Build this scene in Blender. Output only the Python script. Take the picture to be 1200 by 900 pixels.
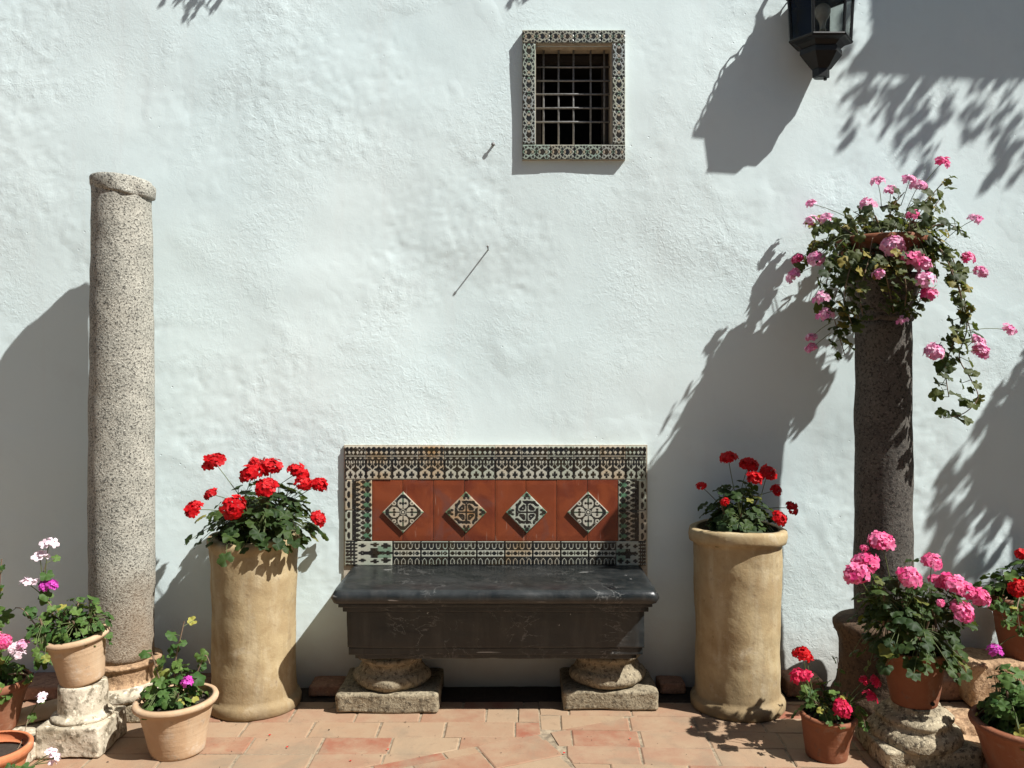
import bpy, bmesh, math, random
import numpy as np
from mathutils import Vector, Matrix, noise

for o in list(bpy.data.objects): bpy.data.objects.remove(o, do_unlink=True)
SC = bpy.context.scene
COL = SC.collection
rad = math.radians

# ------------------------------------------------------------------ camera, sky, sun, exposure
F, H, D, YH = 1000.0, 1.5, 4.08, 436.0      # focal (px of 1200), eye height, distance to wall, horizon row
cam = bpy.data.objects.new('camera', bpy.data.cameras.new('camera'))
COL.objects.link(cam)
cam.location = (0, -D, H); cam.rotation_euler = (rad(90), 0, 0)
cam.data.sensor_width = 36; cam.data.lens = F/1200*36
cam.data.shift_y = -(450-YH)/1200
cam.data.clip_end = 500; cam.data.clip_start = 0.05
SC.camera = cam
SUN = Vector((2.0, -1.0, 2.67)).normalized()          # towards the sun
w = bpy.data.worlds.new('World'); SC.world = w; w.use_nodes = True
nt = w.node_tree; bg = nt.nodes['Background']
sky = nt.nodes.new('ShaderNodeTexSky'); sky.sky_type = 'NISHITA'; sky.sun_disc = False
sky.sun_elevation = math.asin(SUN.z); sky.sun_rotation = math.atan2(SUN.x, SUN.y)
sky.dust_density = 1.5; sky.ozone_density = 0.6; sky.air_density = 0.8
nt.links.new(sky.outputs[0], bg.inputs[0]); bg.inputs[1].default_value = 0.05
sl = bpy.data.lights.new('sun', 'SUN'); sl.energy = 5.0; sl.angle = rad(0.6); sl.color = (1.0, 0.975, 0.935)
sun = bpy.data.objects.new('sun', sl); COL.objects.link(sun)
sun.rotation_euler = SUN.to_track_quat('Z', 'Y').to_euler(); sun.location = (4, -4, 7)
SC.view_settings.view_transform = 'Standard'; SC.view_settings.look = 'None'
SC.view_settings.exposure = 0.70; SC.view_settings.gamma = 1.0
SC.render.engine = 'CYCLES'

def P(px, py, d):                 # photo pixel + distance from the camera plane -> world point
    return Vector(((px-600)/F*d, d-D, H-(py-YH)/F*d))

# ------------------------------------------------------------------ materials
def new_mat(name, rough=0.8, spec=0.3):
    m = bpy.data.materials.new(name); m.use_nodes = True
    b = m.node_tree.nodes['Principled BSDF']
    b.inputs['Roughness'].default_value = rough
    b.inputs['Specular IOR Level'].default_value = spec
    return m, m.node_tree, b
class G:
    """tiny node-graph helper"""
    def __init__(s, t): s.t = t
    def n(s, typ, **kw):
        x = s.t.nodes.new(typ)
        for k, v in kw.items(): setattr(x, k, v)
        return x
    def l(s, a, b): s.t.links.new(a, b)
    def val(s, inp, v):
        if hasattr(v, 'is_linked') or isinstance(v, bpy.types.NodeSocket): s.l(v, inp)
        else: inp.default_value = v
    def noise(s, scale, detail=5, rough=0.6, vec=None, dist=0.0):
        x = s.n('ShaderNodeTexNoise'); x.inputs['Scale'].default_value = scale
        x.inputs['Detail'].default_value = detail; x.inputs['Roughness'].default_value = rough
        x.inputs['Distortion'].default_value = dist
        if vec: s.l(vec, x.inputs['Vector'])
        return x.outputs['Fac']
    def voro(s, scale, vec=None, feature='F1', out='Distance'):
        x = s.n('ShaderNodeTexVoronoi', feature=feature); x.inputs['Scale'].default_value = scale
        if vec: s.l(vec, x.inputs['Vector'])
        return x.outputs[out]
    def ramp(s, fac, stops):
        x = s.n('ShaderNodeValToRGB'); e = x.color_ramp.elements
        while len(e) < len(stops): e.new(0.5)
        for el, (p, c) in zip(e, stops):
            el.position = p; el.color = (c, c, c, 1) if not isinstance(c, (tuple, list)) else (*c, 1)
        s.l(fac, x.inputs[0]); return x.outputs[0]
    def mix(s, fac, a, b, mode='MIX'):
        x = s.n('ShaderNodeMix', data_type='RGBA', blend_type=mode)
        for i, v in ((0, fac), (6, a), (7, b)):
            if isinstance(v, bpy.types.NodeSocket): s.l(v, x.inputs[i])
            elif isinstance(v, (tuple, list)): x.inputs[i].default_value = (*v, 1)
            else: x.inputs[i].default_value = v
        return x.outputs[2]
    def math(s, op, a, b=0.0):
        x = s.n('ShaderNodeMath', operation=op)
        for i, v in ((0, a), (1, b)):
            if isinstance(v, bpy.types.NodeSocket): s.l(v, x.inputs[i])
            else: x.inputs[i].default_value = v
        return x.outputs[0]
    def bump(s, h, strength, dist, prev=None):
        x = s.n('ShaderNodeBump'); x.inputs['Strength'].default_value = strength
        x.inputs['Distance'].default_value = dist; s.l(h, x.inputs['Height'])
        if prev: s.l(prev, x.inputs['Normal'])
        return x.outputs[0]
    def obj(s): return s.n('ShaderNodeTexCoord').outputs['Object']
    def geo(s): return s.n('ShaderNodeNewGeometry').outputs['Position']
    def rnd(s): return s.n('ShaderNodeObjectInfo').outputs['Random']
    def mapv(s, vec, scale):
        x = s.n('ShaderNodeMapping'); s.l(vec, x.inputs[0]); x.inputs['Scale'].default_value = scale
        return x.outputs[0]

def mat_plaster():
    m, t, b = new_mat('whitewash', 0.88, 0.2); g = G(t); p = g.geo()
    big = g.noise(0.9, 3, 0.5, p); mid = g.noise(5, 6, 0.62, p)
    c = g.mix(g.ramp(big, [(0.35, 0.0), (0.7, 1.0)]), (0.655, 0.775, 0.78), (0.71, 0.81, 0.805))
    c = g.mix(g.ramp(mid, [(0.55, 0.0), (0.8, 0.45)]), c, (0.60, 0.67, 0.67))
    # splash-zone grime rising from the floor, also tinting in the warm shade there
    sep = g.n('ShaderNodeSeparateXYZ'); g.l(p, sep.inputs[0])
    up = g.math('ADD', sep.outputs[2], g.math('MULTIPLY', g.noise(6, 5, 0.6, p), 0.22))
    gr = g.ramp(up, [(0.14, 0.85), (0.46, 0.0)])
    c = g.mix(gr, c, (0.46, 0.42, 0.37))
    st = g.noise(1.0, 4, 0.6, g.mapv(p, (9, 9, 0.5)))
    c = g.mix(g.ramp(st, [(0.58, 0.0), (0.8, 0.22)]), c, (0.62, 0.62, 0.6))
    g.l(c, b.inputs['Base Color'])
    patch = g.ramp(g.noise(1.3, 3, 0.6, p, 0.6), [(0.46, 0.16), (0.66, 1.0)])
    fine = g.noise(120, 4, 0.65, p); med = g.noise(38, 5, 0.6, p, 0.8)
    h = g.math('MULTIPLY', g.math('ADD', g.math('MULTIPLY', fine, 0.35), med), patch)
    pits = g.ramp(g.voro(26, p), [(0.0, 0.0), (0.12, 1.0)])
    pm = g.ramp(g.noise(2.2, 3, 0.5, p), [(0.56, 0.0), (0.66, 1.0)])
    h2 = g.math('MULTIPLY', pits, pm)
    n1 = g.bump(h, 0.5, 0.006); n2 = g.bump(h2, 0.55, 0.004, n1)
    g.l(n2, b.inputs['Normal']); return m

def mat_stone(name, c1, c2, dark, speck=0.5, scale=90, bump=0.5, stain=None, rough=0.9):
    m, t, b = new_mat(name, rough, 0.2); g = G(t); p = g.geo()
    n = g.noise(7, 6, 0.6, p)
    c = g.mix(g.ramp(n, [(0.35, 0.0), (0.65, 1.0)]), c1, c2)
    s = g.noise(scale, 3, 0.75, p)
    c = g.mix(g.ramp(s, [(0.50, 0.0), (0.62, speck)]), c, dark)
    s2 = g.noise(scale*1.7, 2, 0.6, p)
    c = g.mix(g.ramp(s2, [(0.58, 0.0), (0.68, speck*0.7)]), c, tuple(min(1, v*1.7) for v in c1))
    if stain:
        sep = g.n('ShaderNodeSeparateXYZ'); g.l(p, sep.inputs[0])
        up = g.math('ADD', sep.outputs[2], g.math('MULTIPLY', g.noise(5, 5, 0.6, p), 0.6))
        c = g.mix(g.ramp(up, [(0.55, 0.75), (1.0, 0.0)]), c, stain)
    g.l(c, b.inputs['Base Color'])
    h = g.math('ADD', s, g.math('MULTIPLY', n, 1.5))
    g.l(g.bump(h, bump, 0.008), b.inputs['Normal']); return m

def mat_clay(name, c1, c2, c3, lines=True, dirt=(0.2, 0.16, 0.11), bloom=(0.6, 0.52, 0.42)):
    m, t, b = new_mat(name, 0.82, 0.25); g = G(t); p = g.obj()
    n = g.noise(6, 6, 0.6, p, 0.4)
    c = g.mix(g.ramp(n, [(0.3, 0.0), (0.7, 1.0)]), c1, c2)
    st = g.noise(3.5, 5, 0.6, g.mapv(p, (4, 4, 0.8)))
    c = g.mix(g.ramp(st, [(0.5, 0.0), (0.75, 0.7)]), c, c3)
    bl = g.noise(14, 6, 0.7, p); c = g.mix(g.ramp(bl, [(0.56, 0.0), (0.72, 0.6)]), c, bloom)
    dn = g.noise(28, 4, 0.7, p); c = g.mix(g.ramp(dn, [(0.60, 0.0), (0.74, 0.7)]), c, dirt)
    if lines == 'drip':          # dirt at the foot, lime streaks
        sep = g.n('ShaderNodeSeparateXYZ'); g.l(p, sep.inputs[0])
        ft = g.math('ADD', sep.outputs[2], g.math('MULTIPLY', g.noise(9, 5, 0.65, p), 0.35))
        c = g.mix(g.ramp(ft, [(0.16, 0.75), (0.36, 0.0)]), c, dirt)
        ls = g.noise(1.0, 5, 0.65, g.mapv(p, (14, 14, 1.4))); c = g.mix(g.ramp(ls, [(0.56, 0.0), (0.72, 0.55)]), c, (0.22, 0.16, 0.09))
        mo = g.noise(17, 6, 0.7, p, 0.6); c = g.mix(g.ramp(mo, [(0.52, 0.0), (0.68, 0.5)]), c, (0.26, 0.18, 0.09))
    g.l(c, b.inputs['Base Color'])
    h = g.noise(60, 5, 0.6, p)
    if lines is True:
        rg = g.noise(1.0, 3, 0.6, g.mapv(p, (3, 3, 95)))
        h = g.math('ADD', g.math('MULTIPLY', h, 0.5), rg)
    nn = g.bump(h, 0.4, 0.004)
    g.l(g.bump(n, 0.5, 0.01, nn), b.inputs['Normal']); return m

def mat_paver():
    m, t, b = new_mat('paver_clay', 0.8, 0.3); g = G(t); p = g.geo(); r = g.rnd()
    c = g.ramp(r, [(0.0, (0.31, 0.205, 0.125)), (0.35, (0.285, 0.165, 0.105)), (0.6, (0.325, 0.23, 0.145)), (0.86, (0.27, 0.14, 0.085)), (1.0, (0.26, 0.085, 0.05))])
    n = g.noise(9, 6, 0.65, p); c = g.mix(g.ramp(n, [(0.38, 0.0), (0.68, 0.8)]), c, (0.325, 0.235, 0.15))
    n2 = g.noise(24, 5, 0.7, p); c = g.mix(g.ramp(n2, [(0.56, 0.0), (0.72, 0.55)]), c, (0.20, 0.135, 0.085))
    n3 = g.noise(3.1, 6, 0.65, p, 0.5); c = g.mix(g.ramp(n3, [(0.52, 0.0), (0.70, 0.65)]), c, (0.20, 0.16, 0.11))
    g.l(c, b.inputs['Base Color'])
    g.l(g.bump(g.math('ADD', n2, g.noise(150, 3, 0.6, p)), 0.35, 0.003), b.inputs['Normal']); return m

def mat_ground():
    m, t, b = new_mat('mortar_and_paving', 0.9, 0.2); g = G(t); p = g.geo()
    br = g.n('ShaderNodeTexBrick'); g.l(p, br.inputs['Vector'])
    br.inputs['Scale'].default_value = 1.0; br.inputs['Brick Width'].default_value = 0.28; br.inputs['Row Height'].default_value = 0.155
    br.inputs['Mortar Size'].default_value = 0.005
    br.inputs['Color1'].default_value = (0.33, 0.22, 0.14, 1); br.inputs['Color2'].default_value = (0.29, 0.17, 0.11, 1); br.inputs['Mortar'].default_value = (0.28, 0.23, 0.17, 1)
    n = g.noise(20, 5, 0.7, p)
    c = g.mix(g.ramp(n, [(0.35, 0.0), (0.7, 0.7)]), br.outputs['Color'], (0.22, 0.17, 0.12))
    g.l(c, b.inputs['Base Color']); g.l(g.bump(n, 0.6, 0.006), b.inputs['Normal']); return m
def mat_mortar():
    m, t, b = new_mat('joint_mortar', 0.95, 0.1); g = G(t); p = g.geo(); n = g.noise(30, 5, 0.7, p)
    g.l(g.mix(g.ramp(n, [(0.35, 0.0), (0.65, 1.0)]), (0.36, 0.29, 0.20), (0.15, 0.12, 0.085)), b.inputs['Base Color'])
    g.l(g.bump(n, 0.7, 0.006), b.inputs['Normal']); return m

def mat_tile(name, base=(0.45, 0.44, 0.36), tints=((0.46, 0.43, 0.33), (0.32, 0.41, 0.33), (0.48, 0.47, 0.40), (0.44, 0.29, 0.14), (0.36, 0.19, 0.08))):
    m, t, b = new_mat(name, 0.28, 0.5); g = G(t); p = g.geo(); r = g.rnd()
    at = g.n('ShaderNodeAttribute'); at.attribute_name = 'paint'
    sp = g.n('ShaderNodeSeparateColor'); g.l(at.outputs['Color'], sp.inputs[0])
    tint = g.ramp(r, list(zip((0.0, 0.3, 0.55, 0.85, 1.0), tints)))
    tn = g.noise(13, 3, 0.6, p)
    c = g.mix(g.ramp(tn, [(0.35, 0.15), (0.7, 1.0)]), base, tint)
    c = g.mix(sp.outputs[1], c, (0.05, 0.17, 0.09))
    c = g.mix(sp.outputs[2], c, (0.40, 0.20, 0.06))
    wn = g.noise(70, 4, 0.7, p)
    dk = g.mix(g.ramp(tn, [(0.4, 0.0), (0.65, 1.0)]), (0.012, 0.014, 0.016), (0.03, 0.022, 0.012))
    fac = g.math('MULTIPLY', sp.outputs[0], g.ramp(wn, [(0.28, 0.1), (0.40, 1.0)]))
    c = g.mix(fac, c, dk)
    g.l(c, b.inputs['Base Color'])
    rr = g.ramp(wn, [(0.3, 0.5), (0.6, 0.25)]); g.l(rr, b.inputs['Roughness'])
    h = g.math('SUBTRACT', g.math('MULTIPLY', g.noise(25, 3, 0.5, p), 0.7), sp.outputs[0])
    g.l(g.bump(h, 0.35, 0.0025), b.inputs['Normal']); return m

def mat_red_tile():
    m, t, b = new_mat('red_clay_tile', 0.38, 0.45); g = G(t); p = g.geo(); r = g.rnd()
    c = g.ramp(r, [(0.0, (0.155, 0.032, 0.013)), (0.5, (0.195, 0.045, 0.017)), (1.0, (0.135, 0.027, 0.013))])
    n = g.noise(8, 5, 0.55, p, 0.8); c = g.mix(g.ramp(n, [(0.42, 0.0), (0.62, 0.8)]), c, (0.235, 0.056, 0.02))
    n2 = g.noise(5, 5, 0.6, p, 1.0); c = g.mix(g.ramp(n2, [(0.56, 0.0), (0.70, 0.75)]), c, (0.13, 0.05, 0.04))
    sc = g.noise(1.0, 3, 0.6, g.mapv(p, (60, 60, 5))); c = g.mix(g.ramp(sc, [(0.66, 0.0), (0.74, 0.5)]), c, (0.5, 0.33, 0.25))
    g.l(c, b.inputs['Base Color']); g.l(g.ramp(n2, [(0.4, 0.3), (0.7, 0.55)]), b.inputs['Roughness'])
    g.l(g.bump(n, 0.25, 0.004), b.inputs['Normal']); return m

def mat_marble():
    m, t, b = new_mat('black_marble', 0.34, 0.5); g = G(t); p = g.geo()
    n = g.noise(6, 7, 0.65, p, 0.6)
    c = g.mix(g.ramp(n, [(0.35, 0.0), (0.7, 1.0)]), (0.006, 0.0085, 0.0095), (0.022, 0.025, 0.025))
    v = g.noise(3.2, 7, 0.62, g.mapv(p, (1.2, 1.2, 2.2)), 2.2)
    vein = g.ramp(g.math('ABSOLUTE', g.math('SUBTRACT', v, 0.5)), [(0.0, 1.0), (0.006, 0.35), (0.014, 0.0)])
    msk = g.ramp(g.noise(4, 3, 0.5, p), [(0.52, 0.0), (0.6, 1.0)])
    c = g.mix(g.math('MULTIPLY', g.math('MULTIPLY', vein, msk), 0.28), c, (0.5, 0.5, 0.47))
    ch = g.noise(26, 3, 0.6, p); c = g.mix(g.ramp(ch, [(0.73, 0.0), (0.75, 0.8)]), c, (0.5, 0.49, 0.46))
    mp = g.n('ShaderNodeMapping'); g.l(p, mp.inputs[0]); mp.inputs['Rotation'].default_value = (0, math.radians(-32), 0); mp.inputs['Scale'].default_value = (5, 16, 75)
    sc = g.noise(1.0, 2, 0.5, mp.outputs[0]); c = g.mix(g.ramp(sc, [(0.70, 0.0), (0.73, 0.6)]), c, (0.42, 0.42, 0.40))
    du = g.noise(1.0, 4, 0.6, g.mapv(p, (26, 26, 4))); c = g.mix(g.ramp(du, [(0.5, 0.0), (0.75, 0.45)]), c, (0.06, 0.057, 0.052))
    g.l(c, b.inputs['Base Color']); g.l(g.ramp(n, [(0.3, 0.26), (0.7, 0.5)]), b.inputs['Roughness'])
    g.l(g.bump(g.math('ADD', g.noise(40, 4, 0.6, p), g.math('MULTIPLY', n, 2.0)), 0.25, 0.004), b.inputs['Normal']); return m

def mat_leaf(name, dark, light, yellow, ychance=0.86, zone=0.35):
    m, t, b = new_mat(name, 0.6, 0.25); g = G(t); r = g.rnd()
    at = g.n('ShaderNodeAttribute'); at.attribute_name = 'paint'
    sp = g.n('ShaderNodeSeparateColor'); g.l(at.outputs['Color'], sp.inputs[0])
    rv = g.math('FRACT', g.math('ADD', g.math('MULTIPLY', r, 7.31), sp.outputs[1]))
    c = g.mix(rv, dark, light)
    c = g.mix(g.ramp(g.math('FRACT', g.math('ADD', g.math('MULTIPLY', r, 3.7), sp.outputs[1])), [(ychance, 0.0), (min(1, ychance+0.05), 1.0)]), c, yellow)
    c = g.mix(g.math('MULTIPLY', sp.outputs[0], zone), c, tuple(v*0.35 for v in dark))   # the leaf's own dark ring
    g.l(c, b.inputs['Base Color'])
    tr = g.n('ShaderNodeBsdfTranslucent'); g.l(g.mix(0.5, c, (0.25, 0.33, 0.04)), tr.inputs[0])
    mx = g.n('ShaderNodeMixShader'); mx.inputs[0].default_value = 0.22
    g.l(b.outputs[0], mx.inputs[1]); g.l(tr.outputs[0], mx.inputs[2])
    g.l(mx.outputs[0], t.nodes['Material Output'].inputs['Surface']); return m

def mat_petal(name, c1, c2):
    m, t, b = new_mat(name, 0.55, 0.25); g = G(t)
    at = g.n('ShaderNodeAttribute'); at.attribute_name = 'paint'
    sp = g.n('ShaderNodeSeparateColor'); g.l(at.outputs['Color'], sp.inputs[0])
    c = g.mix(sp.outputs[0], c1, c2); g.l(c, b.inputs['Base Color'])
    tr = g.n('ShaderNodeBsdfTranslucent'); g.l(c, tr.inputs[0])
    mx = g.n('ShaderNodeMixShader'); mx.inputs[0].default_value = 0.3
    g.l(b.outputs[0], mx.inputs[1]); g.l(tr.outputs[0], mx.inputs[2])
    g.l(mx.outputs[0], t.nodes['Material Output'].inputs['Surface']); return m

def mat_plain(name, c, rough=0.6, metal=0.0, var=0.35, scale=30, bump=0.2):
    m, t, b = new_mat(name, rough, 0.4); g = G(t); p = g.obj(); n = g.noise(scale, 5, 0.65, p)
    g.l(g.mix(g.ramp(n, [(0.35, 0.0), (0.7, 1.0)]), c, tuple(v*(1-var) for v in c)), b.inputs['Base Color'])
    b.inputs['Metallic'].default_value = metal
    g.l(g.bump(n, bump, 0.003), b.inputs['Normal']); return m

def mat_glass():
    m = bpy.data.materials.new('lantern_glass'); m.use_nodes = True; t = m.node_tree; g = G(t)
    t.nodes.remove(t.nodes['Principled BSDF'])
    tr = g.n('ShaderNodeBsdfTransparent'); tr.inputs[0].default_value = (0.72, 0.74, 0.72, 1)
    gl = g.n('ShaderNodeBsdfGlossy'); gl.inputs['Roughness'].default_value = 0.06
    df = g.n('ShaderNodeBsdfDiffuse'); df.inputs[0].default_value = (0.25, 0.25, 0.23, 1)
    fr = g.n('ShaderNodeFresnel'); fr.inputs[0].default_value = 1.45
    m1 = g.n('ShaderNodeMixShader'); g.l(fr.outputs[0], m1.inputs[0]); g.l(tr.outputs[0], m1.inputs[1]); g.l(gl.outputs[0], m1.inputs[2])
    n = g.noise(9, 4, 0.6, g.obj())
    m2 = g.n('ShaderNodeMixShader'); g.l(g.ramp(n, [(0.4, 0.0), (0.75, 0.05)]), m2.inputs[0]); g.l(m1.outputs[0], m2.inputs[1]); g.l(df.outputs[0], m2.inputs[2])
    g.l(m2.outputs[0], t.nodes['Material Output'].inputs['Surface']); return m

M = dict(
    plaster=mat_plaster(),
    granite=mat_stone('grey_granite', (0.42, 0.405, 0.345), (0.29, 0.285, 0.245), (0.03, 0.03, 0.027), 0.95, 120, 0.8, stain=(0.22, 0.15, 0.09)),
    darkstone=mat_stone('dark_granite', (0.115, 0.105, 0.09), (0.07, 0.064, 0.056), (0.014, 0.013, 0.012), 0.8, 80, 0.5),
    benchstone=mat_stone('stained_limestone', (0.30, 0.255, 0.175), (0.20, 0.165, 0.11), (0.05, 0.04, 0.028), 0.7, 48, 0.9),
    brownstone=mat_stone('brown_stone', (0.11, 0.072, 0.045), (0.07, 0.046, 0.03), (0.02, 0.015, 0.01), 0.5, 50, 0.7),
    limestone=mat_stone('weathered_limestone', (0.40, 0.345, 0.24), (0.26, 0.215, 0.145), (0.05, 0.042, 0.03), 0.8, 42, 0.9),
    palestone=mat_stone('pale_marble', (0.56, 0.50, 0.39), (0.33, 0.28, 0.195), (0.10, 0.08, 0.05), 0.75, 26, 0.6),
    sandstone=mat_stone('brown_sandstone', (0.40, 0.27, 0.16), (0.30, 0.19, 0.11), (0.10, 0.06, 0.035), 0.6, 40, 0.9),
    buff=mat_clay('buff_clay', (0.44, 0.35, 0.20), (0.29, 0.21, 0.11), (0.50, 0.43, 0.29), 'drip', (0.15, 0.10, 0.05), (0.54, 0.47, 0.34)),
    paleclay=mat_clay('pale_terracotta', (0.47, 0.325, 0.20), (0.42, 0.275, 0.16), (0.52, 0.40, 0.27)),
    redclay=mat_clay('red_terracotta', (0.235, 0.09, 0.044), (0.185, 0.064, 0.032), (0.27, 0.14, 0.085), True, (0.065, 0.034, 0.022), (0.34, 0.225, 0.16)),
    brightclay=mat_clay('orange_terracotta', (0.50, 0.17, 0.07), (0.44, 0.14, 0.06), (0.5, 0.22, 0.11)),
    brick=mat_stone('old_brick', (0.36, 0.20, 0.13), (0.26, 0.15, 0.10), (0.10, 0.06, 0.04), 0.5, 35, 0.8),
    paver=mat_paver(), ground=mat_ground(), mortar=mat_mortar(), tile=mat_tile('painted_tile'), redtile=mat_red_tile(), marble=mat_marble(),
    wtile=mat_tile('window_tile', (0.34, 0.36, 0.29), ((0.34, 0.36, 0.28), (0.22, 0.32, 0.27), (0.36, 0.37, 0.32), (0.24, 0.29, 0.31), (0.33, 0.28, 0.19))),
    leaf=mat_leaf('geranium_leaf', (0.014, 0.036, 0.009), (0.050, 0.085, 0.018), (0.22, 0.21, 0.04), 0.95),
    freshleaf=mat_leaf('bright_geranium_leaf', (0.03, 0.08, 0.017), (0.11, 0.18, 0.04), (0.32, 0.30, 0.06), 0.9, 0.2),
    ivyleaf=mat_leaf('ivy_geranium_leaf', (0.02, 0.036, 0.012), (0.10, 0.115, 0.03), (0.26, 0.21, 0.045), 0.82, 0.3),
    stem=mat_plain('green_stem', (0.10, 0.13, 0.04), 0.6), woody=mat_plain('woody_stem', (0.20, 0.14, 0.09), 0.8),
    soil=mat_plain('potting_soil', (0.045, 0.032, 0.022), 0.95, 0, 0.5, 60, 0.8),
    red=mat_petal('red_petal', (0.60, 0.004, 0.008), (0.42, 0.002, 0.006)),
    crimson=mat_petal('crimson_petal', (0.55, 0.01, 0.05), (0.70, 0.03, 0.12)),
    pink=mat_petal('pink_petal', (0.72, 0.05, 0.22), (0.84, 0.28, 0.46)),
    lightpink=mat_petal('light_pink_petal', (0.76, 0.20, 0.42), (0.86, 0.58, 0.70)),
    magenta=mat_petal('magenta_petal', (0.50, 0.03, 0.36), (0.62, 0.10, 0.50)),
    blush=mat_petal('blush_white_petal', (0.82, 0.60, 0.68), (0.86, 0.76, 0.80)),
    iron=mat_plain('black_iron', (0.006, 0.007, 0.0065), 0.45, 0.0, 0.3), greyiron=mat_plain('weathered_iron', (0.28, 0.28, 0.27), 0.5, 0.2, 0.5, 60),
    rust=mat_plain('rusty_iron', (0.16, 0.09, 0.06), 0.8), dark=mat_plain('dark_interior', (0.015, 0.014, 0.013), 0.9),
    revealpl=mat_plain('cream_reveal', (0.55, 0.48, 0.36), 0.9), bulb=mat_plain('frosted_bulb', (0.55, 0.52, 0.45), 0.25), brass=mat_plain('brass_socket', (0.35, 0.3, 0.2), 0.4, 0.6),
    glass=mat_glass(), shutter=mat_plain('dark_shutter', (0.05, 0.042, 0.035), 0.7), tilebed=mat_plain('tile_mortar', (0.50, 0.45, 0.36), 0.9, 0, 0.4, 40),
)

# ------------------------------------------------------------------ object helpers
def tag(o, label=None, cat=None, group=None, kind=None):
    if label: o['label'] = label
    if cat: o['category'] = cat
    if group: o['group'] = group
    if kind: o['kind'] = kind
    return o
def link(name, me, m=None, parent=None, loc=None, rot=None, scale=None):
    o = bpy.data.objects.new(name, me); COL.objects.link(o)
    if m and len(me.materials) == 0: me.materials.append(m)
    if parent: o.parent = parent
    if loc is not None: o.location = loc
    if rot is not None: o.rotation_euler = rot
    if scale is not None: o.scale = scale
    return o
def thing(name, label, cat, loc=(0, 0, 0), group=None, rot=None):
    o = bpy.data.objects.new(name, None); COL.objects.link(o); o.location = loc; o.empty_display_size = 0.1
    if rot: o.rotation_euler = rot
    return tag(o, label, cat, group)
def mesh(name, v, f, smooth=False):
    me = bpy.data.meshes.new(name); me.from_pydata([tuple(p) for p in v], [], f); me.update()
    if smooth: me.polygons.foreach_set('use_smooth', [True]*len(me.polygons))
    return me
def paint(me, cols):
    a = me.color_attributes.new('paint', 'FLOAT_COLOR', 'POINT')
    a.data.foreach_set('color', np.asarray(cols, dtype=np.float32).ravel())
class MB:
    def __init__(s): s.v = []; s.f = []; s.c = []
    def add(s, v, f, c=None):
        b = len(s.v); s.v += [tuple(p) for p in v]; s.f += [tuple(i+b for i in q) for q in f]
        if c is not None: s.c += c
    def box(s, x0, x1, y0, y1, z0, z1):
        s.add([(x0,y0,z0),(x1,y0,z0),(x1,y1,z0),(x0,y1,z0),(x0,y0,z1),(x1,y0,z1),(x1,y1,z1),(x0,y1,z1)],
              [(0,3,2,1),(4,5,6,7),(0,1,5,4),(1,2,6,5),(2,3,7,6),(3,0,4,7)])
    def tube(s, pts, r0, r1=None, n=5, cap=True):
        pts = [Vector(p) for p in pts]; r1 = r0 if r1 is None else r1; k = len(pts); vs = []; fs = []
        for i, p in enumerate(pts):
            t = (pts[min(i+1, k-1)]-pts[max(i-1, 0)])
            if t.length < 1e-9: t = Vector((0, 0, 1))
            t.normalize(); a = t.orthogonal() if abs(t.z) > 0.95 else t.cross(Vector((0, 0, 1))); a.normalize(); b = t.cross(a)
            r = r0+(r1-r0)*i/max(1, k-1)
            for j in range(n):
                q = 2*math.pi*j/n; vs.append(p+a*(r*math.cos(q))+b*(r*math.sin(q)))
        for i in range(k-1):
            for j in range(n):
                fs.append((i*n+j, i*n+(j+1) % n, (i+1)*n+(j+1) % n, (i+1)*n+j))
        if cap: fs.append(tuple(range(n-1, -1, -1))); fs.append(tuple((k-1)*n+j for j in range(n)))
        s.add(vs, fs)
    def build(s, name, m, parent=None, smooth=False, **kw):
        me = mesh(name, s.v, s.f, smooth)
        if s.c: paint(me, s.c)
        return link(name, me, m, parent, **kw)

def lathe(profile, n=64, amp=0.0, freq=6.0, seed=0, fn=None, close=True):
    """profile [(r,z)...] bottom->top, roughened by noise"""
    v = []; f = []; k = len(profile)
    for i, (r, z) in enumerate(profile):
        for j in range(n):
            a = 2*math.pi*j/n; rr, zz = r, z
            if fn: rr, zz = fn(a, r, z)
            if amp and rr > 1e-4:
                q = Vector((math.cos(a)*rr+seed*3.1, math.sin(a)*rr-seed*1.7, zz))
                rr += amp*(noise.fractal(q*freq, 1.0, 2.1, 4)*0.8)
            v.append((rr*math.cos(a), rr*math.sin(a), zz))
    for i in range(k-1):
        for j in range(n):
            f.append((i*n+j, i*n+(j+1) % n, (i+1)*n+(j+1) % n, (i+1)*n+j))
    if close:
        f.append(tuple(range(n-1, -1, -1))); f.append(tuple((k-1)*n+j for j in range(n)))
    return v, f
def densify(prof, step=0.015):
    out = [prof[0]]
    for a, b in zip(prof[:-1], prof[1:]):
        L = math.hypot(b[0]-a[0], b[1]-a[1]); m = max(1, int(L/step))
        for i in range(1, m+1): out.append((a[0]+(b[0]-a[0])*i/m, a[1]+(b[1]-a[1])*i/m))
    return out
def smoothprof(prof, it=1):
    for _ in range(it):
        q = [prof[0]]
        for a, b in zip(prof[:-1], prof[1:]):
            q.append((a[0]*0.75+b[0]*0.25, a[1]*0.75+b[1]*0.25)); q.append((a[0]*0.25+b[0]*0.75, a[1]*0.25+b[1]*0.75))
        q.append(prof[-1]); prof = q
    return prof

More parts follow.
